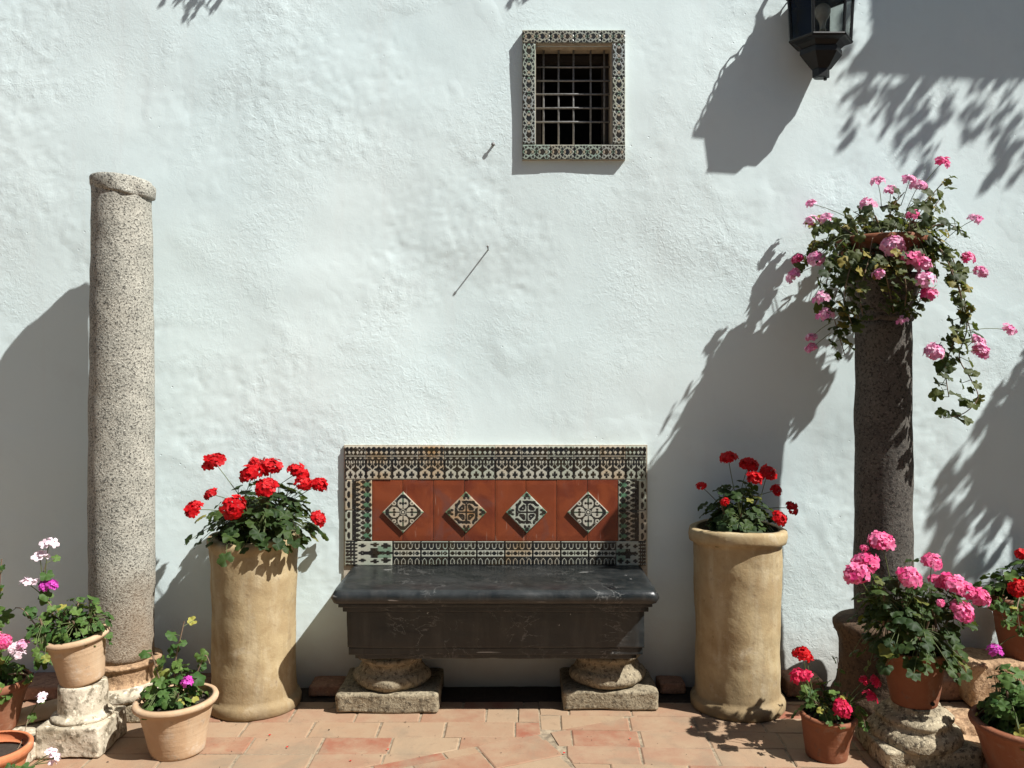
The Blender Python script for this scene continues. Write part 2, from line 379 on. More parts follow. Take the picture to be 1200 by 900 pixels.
def rough_box(sx, sy, sz, r=0.01, n=10, amp=0.006, freq=9.0, seed=0, big=0.0):
    """box sx*sy*sz, base at z=0, rounded and weathered"""
    bm = bmesh.new(); bmesh.ops.create_cube(bm, size=1.0)
    bmesh.ops.subdivide_edges(bm, edges=bm.edges[:], cuts=n, use_grid_fill=True)
    h = Vector((sx/2, sy/2, sz/2)); hi = Vector((max(h.x-r, 0), max(h.y-r, 0), max(h.z-r, 0))); off = Vector((seed*7.3, seed*2.9, seed*5.1))
    for vv in bm.verts:
        p = Vector((vv.co.x*sx, vv.co.y*sy, vv.co.z*sz))
        c = Vector((max(-hi.x, min(hi.x, p.x)), max(-hi.y, min(hi.y, p.y)), max(-hi.z, min(hi.z, p.z))))
        e = p-c
        if e.length > 1e-9:
            nn = e.normalized(); p = c+nn*r
        else: nn = Vector((0, 0, 1))
        q = p+off
        p = p+nn*(amp*noise.fractal(q*freq, 1.0, 2.0, 4)+big*noise.noise(q*freq*0.35))
        p.z = max(-h.z, p.z); vv.co = p+Vector((0, 0, h.z))
    me = bpy.data.meshes.new('stone'); bm.to_mesh(me); bm.free()
    me.polygons.foreach_set('use_smooth', [True]*len(me.polygons)); return me

# ------------------------------------------------------------------ ground and paving
random.seed(7)
me = mesh('courtyard_floor', [(-60,-90,-0.012),(60,-90,-0.012),(60,2,-0.012),(-60,2,-0.012)], [(0,1,2,3)])
floor = tag(link('floor', me, M['ground']), kind='structure')
me = mesh('mortar_bed', [(-3.4,-2.0,-0.0035),(3.4,-2.0,-0.0035),(3.4,-0.2,-0.0035),(-3.4,-0.2,-0.0035)], [(0,1,2,3)])
link('mortar_bed', me, M['mortar'], floor)

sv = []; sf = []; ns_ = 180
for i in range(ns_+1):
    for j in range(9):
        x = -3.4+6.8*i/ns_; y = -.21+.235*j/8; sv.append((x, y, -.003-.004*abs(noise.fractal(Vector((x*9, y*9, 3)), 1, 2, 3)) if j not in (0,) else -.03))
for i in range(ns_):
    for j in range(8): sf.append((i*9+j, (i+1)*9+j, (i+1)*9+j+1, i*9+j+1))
link('soil_shade_strip', mesh('soil_shade_strip', sv, sf, True), M['soil'], floor)  # dark soil bed, its colour also deepening the floor shade along the wall
def clip(poly, a, b, c):                       # keep a*x+b*y<=c
    out = []
    for i in range(len(poly)):
        p, q = poly[i], poly[(i+1) % len(poly)]
        dp, dq = a*p[0]+b*p[1]-c, a*q[0]+b*q[1]-c
        if dp <= 0: out.append(p)
        if dp*dq < 0:
            t = dp/(dp-dq); out.append((p[0]+(q[0]-p[0])*t, p[1]+(q[1]-p[1])*t))
    return out
def area(p): return abs(sum(p[i][0]*p[(i+1) % len(p)][1]-p[(i+1) % len(p)][0]*p[i][1] for i in range(len(p))))/2
def paver(poly):
    if len(poly) < 3 or area(poly) < 0.0045: return
    cx = sum(p[0] for p in poly)/len(poly); cy = sum(p[1] for p in poly)/len(poly); n = len(poly)
    def inset(k):
        return [(cx+(x-cx)*(1-k/max(0.02, math.hypot(x-cx, y-cy))), cy+(y-cy)*(1-k/max(0.02, math.hypot(x-cx, y-cy)))) for x, y in poly]
    j = [(x+random.uniform(-.002, .002), y+random.uniform(-.002, .002)) for x, y in inset(0.004)]
    k = [(cx+(x-cx)*0.962, cy+(y-cy)*0.962) for x, y in j]
    z = random.uniform(-0.0015, 0.0015); tx, ty = random.uniform(-.008, .008), random.uniform(-.008, .008)
    v = [(x-cx, y-cy, -0.03) for x, y in j]+[(x-cx, y-cy, z-0.003+(x-cx)*tx+(y-cy)*ty) for x, y in j]+[(x-cx, y-cy, z+(x-cx)*tx+(y-cy)*ty) for x, y in k]
    f = [tuple(range(2*n, 3*n))]
    for i in range(n):
        a = (i+1) % n
        f += [(i, a, n+a, n+i), (n+i, n+a, 2*n+a, 2*n+i)]
    link('paver', mesh('paver', v, f), M['paver'], floor, loc=(cx, cy, 0))
def field(x0, x1, y0, y1, rot, org, cuts, seed, wid=0.285, dep=0.153):
    rs = random.Random(seed); ca, sa = math.cos(rot), math.sin(rot)
    y = y0; row = 0
    while y < y1:
        x = x0-(0.14 if row % 2 else 0.0)-rs.uniform(0, 0.06)
        while x < x1:
            ww = wid+rs.uniform(-0.012, 0.012)
            if rs.random() < 0.10: ww = 0.14
            pl = [(x, y), (x+ww, y), (x+ww, y+dep), (x, y+dep)]
            pl = [(org[0]+px*ca-py*sa, org[1]+px*sa+py*ca) for px, py in pl]
            for a, b, c in cuts: pl = clip(pl, a, b, c) if len(pl) > 2 else []
            if len(pl) > 2: paver(pl)
            x += ww
        y += dep; row += 1
A1, A2 = P(432, 898, 3.247), P(607, 865, 3.497)
dx, dy = (A2.x-A1.x), (A2.y-A1.y); L = math.hypot(dx, dy); nx, ny = dy/L, -dx/L      # normal to lower right side
cA = nx*A1.x+ny*A1.y
XR = 0.10
LIM = [(0, 1, -0.196), (0, -1, 1.45), (-1, 0, 2.85), (1, 0, 2.85)]
field(-3.2, 0.5, -1.6, 0.05, 0.0, (0, -0.045), LIM+[(nx, ny, cA), (1, 0, XR+0.02)], 3)
field(-2.2, 2.2, -2.2, 2.2, math.atan2(dy, dx), (A1.x, A1.y), LIM+[(-nx, -ny, -cA), (1, 0.25, XR-0.25*0.3)], 5)
field(-0.4, 3.0, -1.7, 0.4, rad(-2.0), (0.1, -0.02), LIM+[(-1, -0.25, -(XR-0.25*0.3)), (-1, 0, 0.5), (-nx, -ny, -cA)], 11)
field(-0.4, 3.0, -1.7, 0.4, rad(-2.0), (0.1, -0.02), LIM+[(-1, 0, -XR-0.02), (nx, ny, cA)], 13)

# ------------------------------------------------------------------ wall (with a real window opening)
def npnoise(X, Z, scale, seed):
    rs = np.random.RandomState(seed); N = 64; tab = rs.rand(N, N)
    u, v = X*scale+seed*1.37, Z*scale+seed*2.11
    i, j = np.floor(u).astype(int), np.floor(v).astype(int); fu, fv = u-i, v-j
    fu = fu*fu*fu*(fu*(fu*6-15)+10); fv = fv*fv*fv*(fv*(fv*6-15)+10)
    g = lambda a, b: tab[a % N, b % N]
    return (g(i, j)*(1-fu)+g(i+1, j)*fu)*(1-fv)+(g(i, j+1)*(1-fu)+g(i+1, j+1)*fu)*fv-0.5
WX0, WX1 = P(628, 0, 4.05).x, P(717, 0, 4.05).x
WZ0, WZ1 = P(0, 169, 4.05).z, P(0, 51, 4.05).z
st = 0.0125
xs = np.arange(-3.6, 3.6001, st); zs = np.arange(-0.02, 4.75, st)
X, Z = np.meshgrid(xs, zs)
Y = 0.022*npnoise(X, Z, 1.1, 1)+0.010*npnoise(X, Z, 2.6, 2)+0.003*npnoise(X, Z, 6, 3)
rough = np.clip((npnoise(X, Z, 1.4, 9)+npnoise(X, Z, 3.3, 10)*0.5+0.10)*3.2, 0.12, 1.0)
rough = np.maximum(rough, 0.95*np.exp(-(((X+0.95)/0.75)**2+((Z-2.72)/0.38)**2)))        # the flaky patch up left of the window
rough = np.maximum(rough, 0.9*np.exp(-(((X-1.62)/0.3)**2+((Z-0.85)/0.35)**2)))
warp = 0.05*npnoise(X, Z, 5, 20)
Y += .36*rough*(0.0034*npnoise(X+warp, Z-warp, 16, 4)+0.0040*npnoise(X+warp, Z, 33, 5)+0.0034*npnoise(X, Z, 60, 6))
chip = npnoise(X+warp, Z+warp, 34, 31)+.5*npnoise(X, Z, 70, 32); Y += np.where(chip > 0.33, 0.0012, 0)*rough              # flaked-off scales
Y += np.clip(0.3-Z, 0, 0.3)*-0.02
nz, nx_ = X.shape
idx = np.arange(nz*nx_).reshape(nz, nx_)
cx = (X[:-1, :-1]+st/2); cz = (Z[:-1, :-1]+st/2)
keep = ~((cx > WX0) & (cx < WX1) & (cz > WZ0) & (cz < WZ1))
q = np.stack([idx[:-1, :-1], idx[:-1, 1:], idx[1:, 1:], idx[1:, :-1]], -1)[keep]
me = bpy.data.meshes.new('whitewashed_wall')
co = np.stack([X, Y, Z], -1).reshape(-1, 3).astype(np.float32)
me.vertices.add(len(co)); me.vertices.foreach_set('co', co.ravel())
me.loops.add(q.size); me.loops.foreach_set('vertex_index', q.ravel().astype(np.int32))
me.polygons.add(len(q)); me.polygons.foreach_set('loop_start', np.arange(0, q.size, 4, dtype=np.int32))
me.update(calc_edges=True); me.polygons.foreach_set('use_smooth', np.ones(len(q), dtype=bool))
wall = thing('courtyard_wall', 'whitewashed rough plaster courtyard wall with a small barred window', 'wall')
link('plaster_face', me, M['plaster'], wall)
b = MB(); T0, T1 = 0.03, 0.55
b.box(-3.6, WX0-0.02, T0, T1, 0, 4.75); b.box(WX1+0.02, 3.6, T0, T1, 0, 4.75)
b.box(WX0-0.02, WX1+0.02, T0, T1, 0, WZ0-0.02); b.box(WX0-0.02, WX1+0.02, T0, T1, WZ1+0.02, 4.75)
b.build('masonry_core', M['plaster'], wall)

opp = thing('sky_blocker_wall', 'added white wall with ochre dado blocking sky on the far side of the patio', 'wall', (0, -7.2, 0))  # unseen wall added to block low sky and darken the shadows
b = MB(); b.box(-9, 9, -.4, 0, 0, 6.6); b.build('plaster_face', M['plaster'], opp)
b = MB(); b.box(-9, 9, .002, .012, 0, 1.1); b.build('dado', M['sandstone'], opp)

opr = thing('sky_blocker_wall', 'added plain white wall blocking sky beyond the stone block', 'wall', (6.6, -3.4, 0))  # second unseen wall, added to cut sky fill from the right
b = MB(); b.box(0, .4, -3.8, 3.4, 0, 5.0); b.build('plaster_face', M['plaster'], opr)

# ------------------------------------------------------------------ tile painting (flat print as vertex colour)
def rect(u, v, x0, x1, y0, y1): return (u > x0) & (u < x1) & (v > y0) & (v < y1)
def diam(u, v, x, y, a, b_=None): b_ = b_ or a; return np.abs(u-x)/a+np.abs(v-y)/b_ < 1
def disc(u, v, x, y, a, b_=None): b_ = b_ or a; return ((u-x)/a)**2+((v-y)/b_)**2 < 1
def cross(u, v, x, y, s): return rect(u, v, x-s, x+s, y-s*.33, y+s*.33) | rect(u, v, x-s*.33, x+s*.33, y-s, y+s) | diam(u, v, x, y, s*.8)
def ring(u, v, x, y, a, b_, t): return disc(u, v, x, y, a, b_) & ~disc(u, v, x, y, a-t, b_-t)
def pat_top(u, v):
    w = (v-0.72)/0.26
    d = (v > 0.72) & (v < 0.97) & (np.sin(math.pi*(5*u+1.5*w))*np.sin(math.pi*(5*u-1.5*w)) > -0.12)
    d |= rect(u, v, 0, 1, .655, .685)
    for i in range(4):
        c = 0.125+0.25*i
        d |= ring(u, v, c, 0.56, 0.125, 0.07, 0.045) & (v > 0.555)
        d |= rect(u, v, c-.022, c+.022, .46, .6) | diam(u, v, c, .45, .075, .06)
    for c, long in ((0, 1), (.25, 0), (.5, 1), (.75, 0), (1, 1)):
        if long: d |= rect(u, v, c-.03, c+.03, .05, .6) | diam(u, v, c, .29, .19, .075) | diam(u, v, c, .29, .09, .15) | diam(u, v, c, .08, .07)
        else: d |= rect(u, v, c-.02, c+.02, .38, .58) | diam(u, v, c, .38, .07) | cross(u, v, c, .12, .095)
    return d, None, None
def pat_side(u, v):
    d = rect(u, v, .26, .40, 0, 1)
    for i in range(3):
        c = (i+.5)/3
        d |= disc(u, v, .13, c, .045, .10)
        d |= diam(u, v, .02, c+.167, .05, .05)
    for i in range(7):
        c = i/6.0; d |= diam(u, v, .45, c, .13, .06)
        d |= diam(u, v, .66, c+.083, .10, .055) | rect(u, v, .60, .72, c+.07, c+.1)
    for i in range(4): d |= diam(u, v, .84, i/3.0, .12, .11) | diam(u, v, .93, i/3.0+.16, .05, .05)
    g_ = np.zeros_like(u)
    for i in range(3): g_ = np.maximum(g_, disc(u, v, .84, (i+.5)/3, .15, .10)*0.9)
    return d, g_, None
def pat_bottom(u, v):
    d = np.ones_like(u, dtype=bool)
    for i in range(4):
        c = .125+.25*i
        lo = ring(u, v, c, .86, .10, .20, .045) & (v < .90) | (ring(u, v, c, .10, .10, .20, .045) & (v > .06))
        d &= ~lo; d &= ~rect(u, v, c+.112, c+.138, .70, .98); d &= ~rect(u, v, c+.112, c+.138, .02, .26)
    band = rect(u, v, 0, 1, .37, .62); d &= ~band
    for i in range(4): d |= diam(u, v, .125+.25*i, .495, .10, .085) | rect(u, v, .24+.25*i, .26+.25*i, .42, .57)
    d &= ~rect(u, v, 0, 1, .97, 1)
    return d, None, None
def pat_corner(u, v):
    d = (u < .24) & (np.sin(math.pi*(14*u+7*v))*np.sin(math.pi*(14*u-7*v)) > 0)
    for x, y, s in ((.36, .2, .07), (.36, .5, .07), (.36, .8, .07), (.6, .5, .2), (.85, .2, .1), (.85, .8, .1), (.62, .85, .08), (.62, .15, .08), (.9, .5, .09)): d |= cross(u, v, x, y, s)
    return d, (rect(u, v, .7, 1, .3, .8)*0.6), None
def pat_quatre(u, v):
    x, y = (u-.5)*2, (v-.5)*2; d = np.ones_like(u, dtype=bool)
    for cx_, cy_ in ((-.42, -.42), (.42, -.42), (-.42, .42), (.42, .42)):
        l_ = disc(x, y, cx_, cy_, .37); d &= ~l_
        s_ = diam(x, y, cx_, cy_, .13, .13) | (l_ & (np.abs((x-cx_)*np.sign(cx_)-(y-cy_)*np.sign(cy_)) < .055)) | disc(x, y, cx_*1.32, cy_*.72, .085, .085) | disc(x, y, cx_*.72, cy_*1.32, .085)
        d |= s_
    d &= ~ring(x, y, 0, 0, .20, .20, .05); d &= ~disc(x, y, 0, 0, .08)
    for a in range(4):
        c_, s_ = math.cos(a*math.pi/2), math.sin(a*math.pi/2); d &= ~(disc(x, y, .86*c_, .86*s_, .14) & ~disc(x, y, .88*c_, .88*s_, .06))
    for sx in (-1, 1):
        for sy in (-1, 1): d &= ~(diam(x, y, .93*sx, .93*sy, .16))
    d &= ~((np.abs(x) > .95) | (np.abs(y) > .95))
    g_ = (np.abs(np.abs(x)-np.abs(y)) < .07)*0.8*(np.hypot(x, y) > .7)
    return d, g_, None
def pat_scroll(u, v):
    x, y = (u-.5)*2, (v-.5)*2; r = np.hypot(x, y); th = np.arctan2(y, x)
    X_, Y_ = (x+y)/1.4142, (y-x)/1.4142
    d = (np.abs(r-.74-.06*np.cos(4*th)) < .075) & (np.abs(np.sin(2*th+.6)) > .25)
    d |= (np.abs(X_) < .04) & (r < .78) | (np.abs(Y_) < .04) & (r < .6)
    for i, (cx_, cy_) in enumerate(((.28, .28), (-.28, .28), (-.28, -.28), (.28, -.28))):
        d |= (disc(X_, Y_, cx_, cy_, .15) | disc(X_, Y_, cx_*1.5, cy_*.8, .10) | disc(X_, Y_, cx_*.8, cy_*1.5, .10)) & ~disc(X_, Y_, cx_, cy_, .055 if i % 2 else .005)
    for k in range(4):
        a = k*math.pi/2; c_, s_ = math.cos(a), math.sin(a); q, p_ = X_*c_+Y_*s_, -X_*s_+Y_*c_
        d |= disc(q, p_, 1.16, 0, .13, .12) | disc(q, p_, .98, .14, .10, .07) | disc(q, p_, .98, -.14, .10, .07) | disc(q, p_, .52, .0, .10, .07)
        d |= disc(q, p_, .70, .47, .12, .06) | disc(q, p_, .70, -.47, .06, .12)
    d &= ~((np.abs(x) > .95) | (np.abs(y) > .95))
    g_ = (np.abs(x)+np.abs(y) > 1.5)*0.75
    return d, g_, None
def pat_window(u, v):
    x = u*4*math.pi; d = np.ones_like(u, dtype=bool)
    for ph in (0, math.pi):
        s = .5+.27*np.sin(x/2*1.0+ph); d &= ~(np.abs(v-s) < .05)
        s2 = .5+.44*np.sin(x/2+ph+.9); d &= ~(np.abs(v-s2) < .04)
    for i in range(4):
        c = .125+.25*i
        for yy in (.16, .84): d &= ~(ring(u, v, c, yy, .075, .15, .03))
    d &= ~(v > .955); d &= ~(v < .03)
    b_ = np.zeros_like(u); g_ = np.zeros_like(u)
    for i in range(4): b_ = np.maximum(b_, disc(u, v, .25*i+.125, .5, .06, .15)*1.0); g_ = np.maximum(g_, disc(u, v, .25*i, .5, .05, .2)*0.9)
    d &= ~disc(u, v, .125, .5, .035, .10); d &= ~disc(u, v, .375, .5, .035, .10); d &= ~disc(u, v, .625, .5, .035, .10); d &= ~disc(u, v, .875, .5, .035, .10)
    return d | disc(u, v, .5, .5, .03, .1), g_*.8, b_*0.3
def tile_mesh(name, fn, n=40, m=None, rot=0):
    m = m or n
    us = np.linspace(0, 1, n+1); vs = np.linspace(0, 1, m+1); U, V = np.meshgrid(us, vs)
    d, g_, b_ = fn(U, V) if fn else (np.zeros_like(U), None, None)
    if fn in (pat_top, pat_side, pat_bottom, pat_corner, pat_scroll):      # a heavy brush: lines run one cell wide
        d = d.astype(bool); d[:, 1:] |= d[:, :-1].copy()
        if fn is not pat_bottom: d[1:] |= d[:-1].copy()
    Zr = np.zeros_like(U)
    edge = np.minimum(np.minimum(U, 1-U), np.minimum(V, 1-V)); dep = -1+np.clip(1-edge/0.03, 0, 1)*0.12
    v = np.stack([U-.5, dep, V-.5], -1).reshape(-1, 3).tolist()
    f = []; k = n+1
    for j in range(m):
        for i in range(n): f.append((j*k+i, j*k+i+1, (j+1)*k+i+1, (j+1)*k+i))
    bnd = [i for i in range(k)]+[(j+1)*k-1 for j in range(1, m+1)]+[m*k+i for i in range(n-1, -1, -1)]+[j*k for j in range(m-1, 0, -1)]
    base = len(v)
    for i in bnd: v.append((v[i][0], 0, v[i][2]))
    nb = len(bnd)
    for i in range(nb): f.append((bnd[(i+1) % nb], bnd[i], base+i, base+(i+1) % nb))
    cols = np.zeros((len(v), 4), np.float32); cols[:, 3] = 1; n0 = (n+1)*(m+1)
    cols[:n0, 0] = d.reshape(-1).astype(np.float32)
    if g_ is not None: cols[:n0, 1] = np.asarray(g_, np.float32).reshape(-1)
    if b_ is not None: cols[:n0, 2] = np.asarray(b_, np.float32).reshape(-1)
    me = mesh(name, v, f); paint(me, cols); return me
TM = {k: tile_mesh('tile_'+k, fn, n, m) for k, fn, n, m in (('top', pat_top, 48, 48), ('side', pat_side, 44, 44), ('bottom', pat_bottom, 44, 44), ('corner', pat_corner, 44, 44),
      ('quatre', pat_quatre, 60, 60), ('scroll', pat_scroll, 60, 60), ('window', pat_window, 72, 24))}
TM['plain'] = tile_mesh('tile_plain', None, 12, 12)
def put_tile(kind, m, parent, x0, x1, z0, z1, y, t, rot=0.0, gap=0.0012, org=(0, 0, 0), flip=1, name='tile'):
    cx_, cz_ = (x0+x1)/2, (z0+z1)/2; w_, h_ = (x1-x0)-gap*2, (z1-z0)-gap*2
    if abs(abs(rot)-math.pi/2) < .01: w_, h_ = h_, w_
    me = TM[kind]
    tl = random.uniform(-.006, .006)
    o = link(name, me, m, parent, loc=(cx_-org[0], y-org[1]+random.uniform(-.0012, .0012), cz_-org[2]), rot=(tl, rot, random.uniform(-.006, .006)), scale=(w_*flip, t, h_))
    return o

# ------------------------------------------------------------------ window
win = thing('barred_window', 'small dark barred window framed with patterned green and brown tiles', 'window', ((WX0+WX1)/2, 0, WZ0))
wo = win.location
FX0, FX1 = P(612, 0, 4.05).x, P(733, 0, 4.05).x; FZ0, FZ1 = P(0, 187, 4.05).z, P(0, 35, 4.05).z
b = MB(); yb, yf = 0.02, -0.026
b.box(FX0, FX1, yf+.006, yb, WZ1, FZ1); b.box(FX0, FX1, yf+.006, yb, FZ0, WZ0)
b.box(FX0, WX0, yf+.006, yb, WZ0, WZ1); b.box(WX1, FX1, yf+.006, yb, WZ0, WZ1)
fr = b.build('frame', M['tilebed'], win, loc=-wo)
n = 3
def ftile(x0, x1, z0, z1, rot=0): 
    o = put_tile('window', M['wtile'], fr, x0, x1, z0, z1, yf+.0055, 0.011, rot, name='frame_tile'); return o
xe = [FX0, FX0+(FX1-FX0)*.27, FX0+(FX1-FX0)*.50, FX0+(FX1-FX0)*.76, FX1]
for i in range(4): ftile(xe[i], xe[i+1], WZ1+.002, FZ1); ftile(xe[i], xe[i+1], FZ0, WZ0-.002)
for i in range(3):
    z0, z1 = WZ0+(WZ1-WZ0)*i/3, WZ0+(WZ1-WZ0)*(i+1)/3
    ftile(FX0, WX0-.002, z0, z1, math.pi/2); ftile(WX1+.002, FX1, z0, z1, math.pi/2)
b = MB(); e = 0.004
b.box(WX0-.018, WX0-e+.004, 0.02, .10, WZ0, WZ1); b.box(WX1, WX1+.018, 0.02, .10, WZ0, WZ1); b.box(WX0-.018, WX1+.018, 0.02, .10, WZ1, WZ1+.018); b.box(WX0-.018, WX1+.018, .02, .10, WZ0-.018, WZ0)
b.build('reveal', M['revealpl'], win, loc=-wo)
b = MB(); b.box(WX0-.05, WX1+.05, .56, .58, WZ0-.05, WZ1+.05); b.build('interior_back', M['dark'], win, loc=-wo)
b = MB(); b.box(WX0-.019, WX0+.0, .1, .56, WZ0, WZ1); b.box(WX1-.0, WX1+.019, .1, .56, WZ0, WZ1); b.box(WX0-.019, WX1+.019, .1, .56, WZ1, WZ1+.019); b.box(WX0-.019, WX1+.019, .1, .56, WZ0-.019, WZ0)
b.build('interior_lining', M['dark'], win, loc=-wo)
gr = bpy.data.objects.new('grille', None); COL.objects.link(gr); gr.parent = win; gr.location = (-wo.x, -wo.y, -wo.z)
yg = 0.055; dg = D+yg
def bar(p0, p1, r=.0048):
    b = MB(); mid = (Vector(p0)+Vector(p1))/2+Vector((random.uniform(-.002, .002), 0, random.uniform(-.002, .002)))
    b.tube([p0, mid, p1], r, r, 6); b.build('bar', M['greyiron'], gr, True)
for px in (637, 654.7, 672.2, 692, 708):
    x = P(px, 0, dg).x; bar((x, yg, WZ0-.005), (x, yg, WZ1+.005))
for py in (79, 95.2, 111, 127.4, 143.5):
    z = P(0, py, dg).z; bar((WX0-.005, yg-.005, z), (WX1+.005, yg-.005, z))
b = MB()
x0, x1, z0, z1 = WX0, WX1, WZ0, WZ1
for (a0, a1, c0, c1) in ((x0, x0+.03, z0, z1), (x1-.03, x1, z0, z1), (x0+.03, x1-.03, z1-.03, z1), (x0+.03, x1-.03, z0, z0+.03)): b.box(a0, a1, .13, .17, c0, c1)
b.build('casement', M['shutter'], win, loc=-wo)

# nails in the wall
def peg(px, py, length, r, label, nm, m):
    t = P(px, py, D); b = MB(); b.tube([(0, .02, 0), (0, -length, length*.12)], r, r*.9, 8); b.tube([(0, -length, length*.12), (0, -length-.004, length*.12)], r*1.7, r*1.5, 8)
    tag(b.build(nm, m, None, True, loc=t), label, 'nail')
peg(572, 293, .064, .0035, 'long thin nail sticking out of the plaster below the window', 'nail', M['greyiron'])
peg(578, 171, .020, .006, 'short stubby peg stuck in the plaster beside the window frame', 'nail', M['greyiron'])

# ------------------------------------------------------------------ bench
bx0, bx1 = P(404, 0, 4.06).x, P(757.5, 0, 4.06).x; bz0, bz1 = P(0, 663, 4.06).z, P(0, 523, 4.06).z
bench = thing('stone_bench', 'black marble bench with patterned tile backrest on carved stone pedestals', 'bench', ((bx0+bx1)/2, -.2, 0))
bo = bench.location
b = MB(); b.box(bx0-.006, bx1+.006, -.012, .03, bz0-.1, bz1+.006)
back = b.build('backrest', M['tilebed'], bench, loc=-bo)
pxm = 4.06/1000
yt, tt = -.0115, .011
zt = P(0, 562, 4.06).z; zb = P(0, 634, 4.06).z
seams = [404, 428.5, 459, 490, 520.5, 550, 580, 611, 642, 672, 702.5, 733, 757.5]
for a, c in zip(seams[:-1], seams[1:]): put_tile('top', M['tile'], back, P(a, 0, 4.06).x, P(c, 0, 4.06).x, zt, bz1, yt, tt)
xl, xr = P(436, 0, 4.06).x, P(724.5, 0, 4.06).x
for i in range(2):
    z0, z1 = zb+(zt-zb)*i/2, zb+(zt-zb)*(i+1)/2
    put_tile('side', M['tile'], back, bx0, xl, z0, z1, yt, tt); put_tile('side', M['tile'], back, xr, bx1, z0, z1, yt, tt, rot=math.pi)
put_tile('corner', M['tile'], back, bx0, P(460, 0, 4.06).x, bz0, zb, yt, tt); put_tile('corner', M['tile'], back, P(722, 0, 4.06).x, bx1, bz0, zb, yt, tt, rot=math.pi)
se = [460+(722-460)*i/8 for i in range(9)]
for a, c in zip(se[:-1], se[1:]): put_tile('bottom', M['tile'], back, P(a, 0, 4.06).x, P(c, 0, 4.06).x, bz0, zb, yt, tt)
for i in range(8): put_tile('plain', M['redtile'], back, xl+(xr-xl)*i/8, xl+(xr-xl)*(i+1)/8, zb, zt, yt, .009, name='red_tile')
for i, px in enumerate((472.5, 546, 617, 689)):
    c = P(px, 600, 4.06); s = .0705
    put_tile('quatre' if i in (0, 3) else 'scroll', M['tile'], back, c.x-s, c.x+s, c.z-s, c.z+s, yt-.008, .012, rot=math.pi/4, name='diamond_tile')
# seat slab with rounded nose: profile swept along x, then weathered
ZS = bz0+.003
def sweep(prof, x0, x1, n, amp, freq, seed, ends):
    v = []; f = []; k = len(prof)
    for i in range(n+1):
        t = i/n; x = x0+(x1-x0)*t
        for (y, z) in prof:
            p = Vector((x, y, z)); q = p*freq+Vector((seed, 0, seed*2)); dn = noise.fractal(q, 1, 2, 4)*amp
            v.append((x, y-dn*.8, z+dn*.5))
    for i in range(n):
        for j in range(k): f.append((i*k+j, (i+1)*k+j, (i+1)*k+(j+1) % k, i*k+(j+1) % k))
    f.append(tuple(range(k))); f.append(tuple(n*k+j for j in range(k-1, -1, -1)))
    return v, f
YF = -.485
sx0, sx1 = P(386, 0, 3.6).x, P(774, 0, 3.6).x
nose = [(.0, ZS-.075), (.0, ZS), (YF+.06, ZS-.002)]
for i in range(9):
    a = math.pi/2+math.pi*i/8; nose.append((YF+.030+.029*math.cos(a)*1.0, ZS-.036+.031*math.sin(a)))
nose += [(YF+.05, ZS-.074)]
def endsweep(prof, x0, x1):
    # bullnose the two ends as well
    v, f = sweep(prof, x0, x1, 90, .0035, 7, 1.3, True); k = len(prof)
    for r_ in range(91):
        t = min(r_, 90-r_)*(x1-x0)/90
        if t < .036:
            s = math.sqrt(max(0, 1-((.036-t)/.036)**2))
            for j in range(k):
                x, y, z = v[r_*k+j]; zc = ZS-.042; v[r_*k+j] = (x, y if y > YF+.07 else y+(1-s)*.03, zc+(z-zc)*(.25+.75*s))
    return v, f
v, f = endsweep(nose, sx0, sx1)
link('seat', mesh('seat', v, f, True), M['marble'], bench, loc=-bo)
ax0, ax1 = P(407, 0, 3.72).x, P(755, 0, 3.72).x
YA = -.375; ZA = .245
def slab(x0, x1, y0, y1, z0, z1, seed, r=.006, amp=.003):
    me = rough_box(x1-x0, y1-y0, z1-z0, r, 26, amp, 8, seed); return me, ((x0+x1)/2, (y0+y1)/2, z0)
for nm, (x0, x1, y0, y1, z0, z1) in dict(
        upper_cornice=(ax0-.028, ax1+.028, YA-.048, .0, ZS-.092, ZS-.073), cornice=(ax0-.014, ax1+.014, YA-.024, .0, ZS-.118, ZS-.090), apron=(ax0, ax1, YA, .0, ZA+.055, ZS-.115),
        lower_moulding=(ax0+.006, ax1-.006, YA+.010, .0, ZA+.022, ZA+.057), base_fillet=(ax0+.03, ax1-.03, YA+.026, .0, ZA, ZA+.024)).items():
    me, lc = slab(x0, x1, y0, y1, z0, z1, len(nm)); link(nm, me, M['marble'], bench, loc=Vector(lc)-bo)
for (px, dd, hw, sd) in ((453, 3.74, .225, 1), (716, 3.77, .212, 2)):
    c = P(px, 0, dd); cy = c.y+.175
    ped = link('pedestal', rough_box(hw*2, .35, .088, .014, 22, .006, 9, sd, .008), M['benchstone'], bench, loc=(c.x-bo.x, cy-bo.y, 0))
    pr = smoothprof([(.13, .082), (.155, .088), (.175, .105), (.18, .125), (.17, .148), (.152, .158), (.150, .164), (.138, .178), (.142, .196), (.158, .204), (.164, .216), (.158, .228), (.14, .234), (.14, .25)], 1)
    vv, ff = lathe(densify(pr, .01), 72, .012, 9, sd, fn=lambda a, r, z: (r*(.86 if math.sin(a) > 0 else 1), z))
    link('column_base', mesh('column_base', vv, ff, True), M['benchstone'], ped)

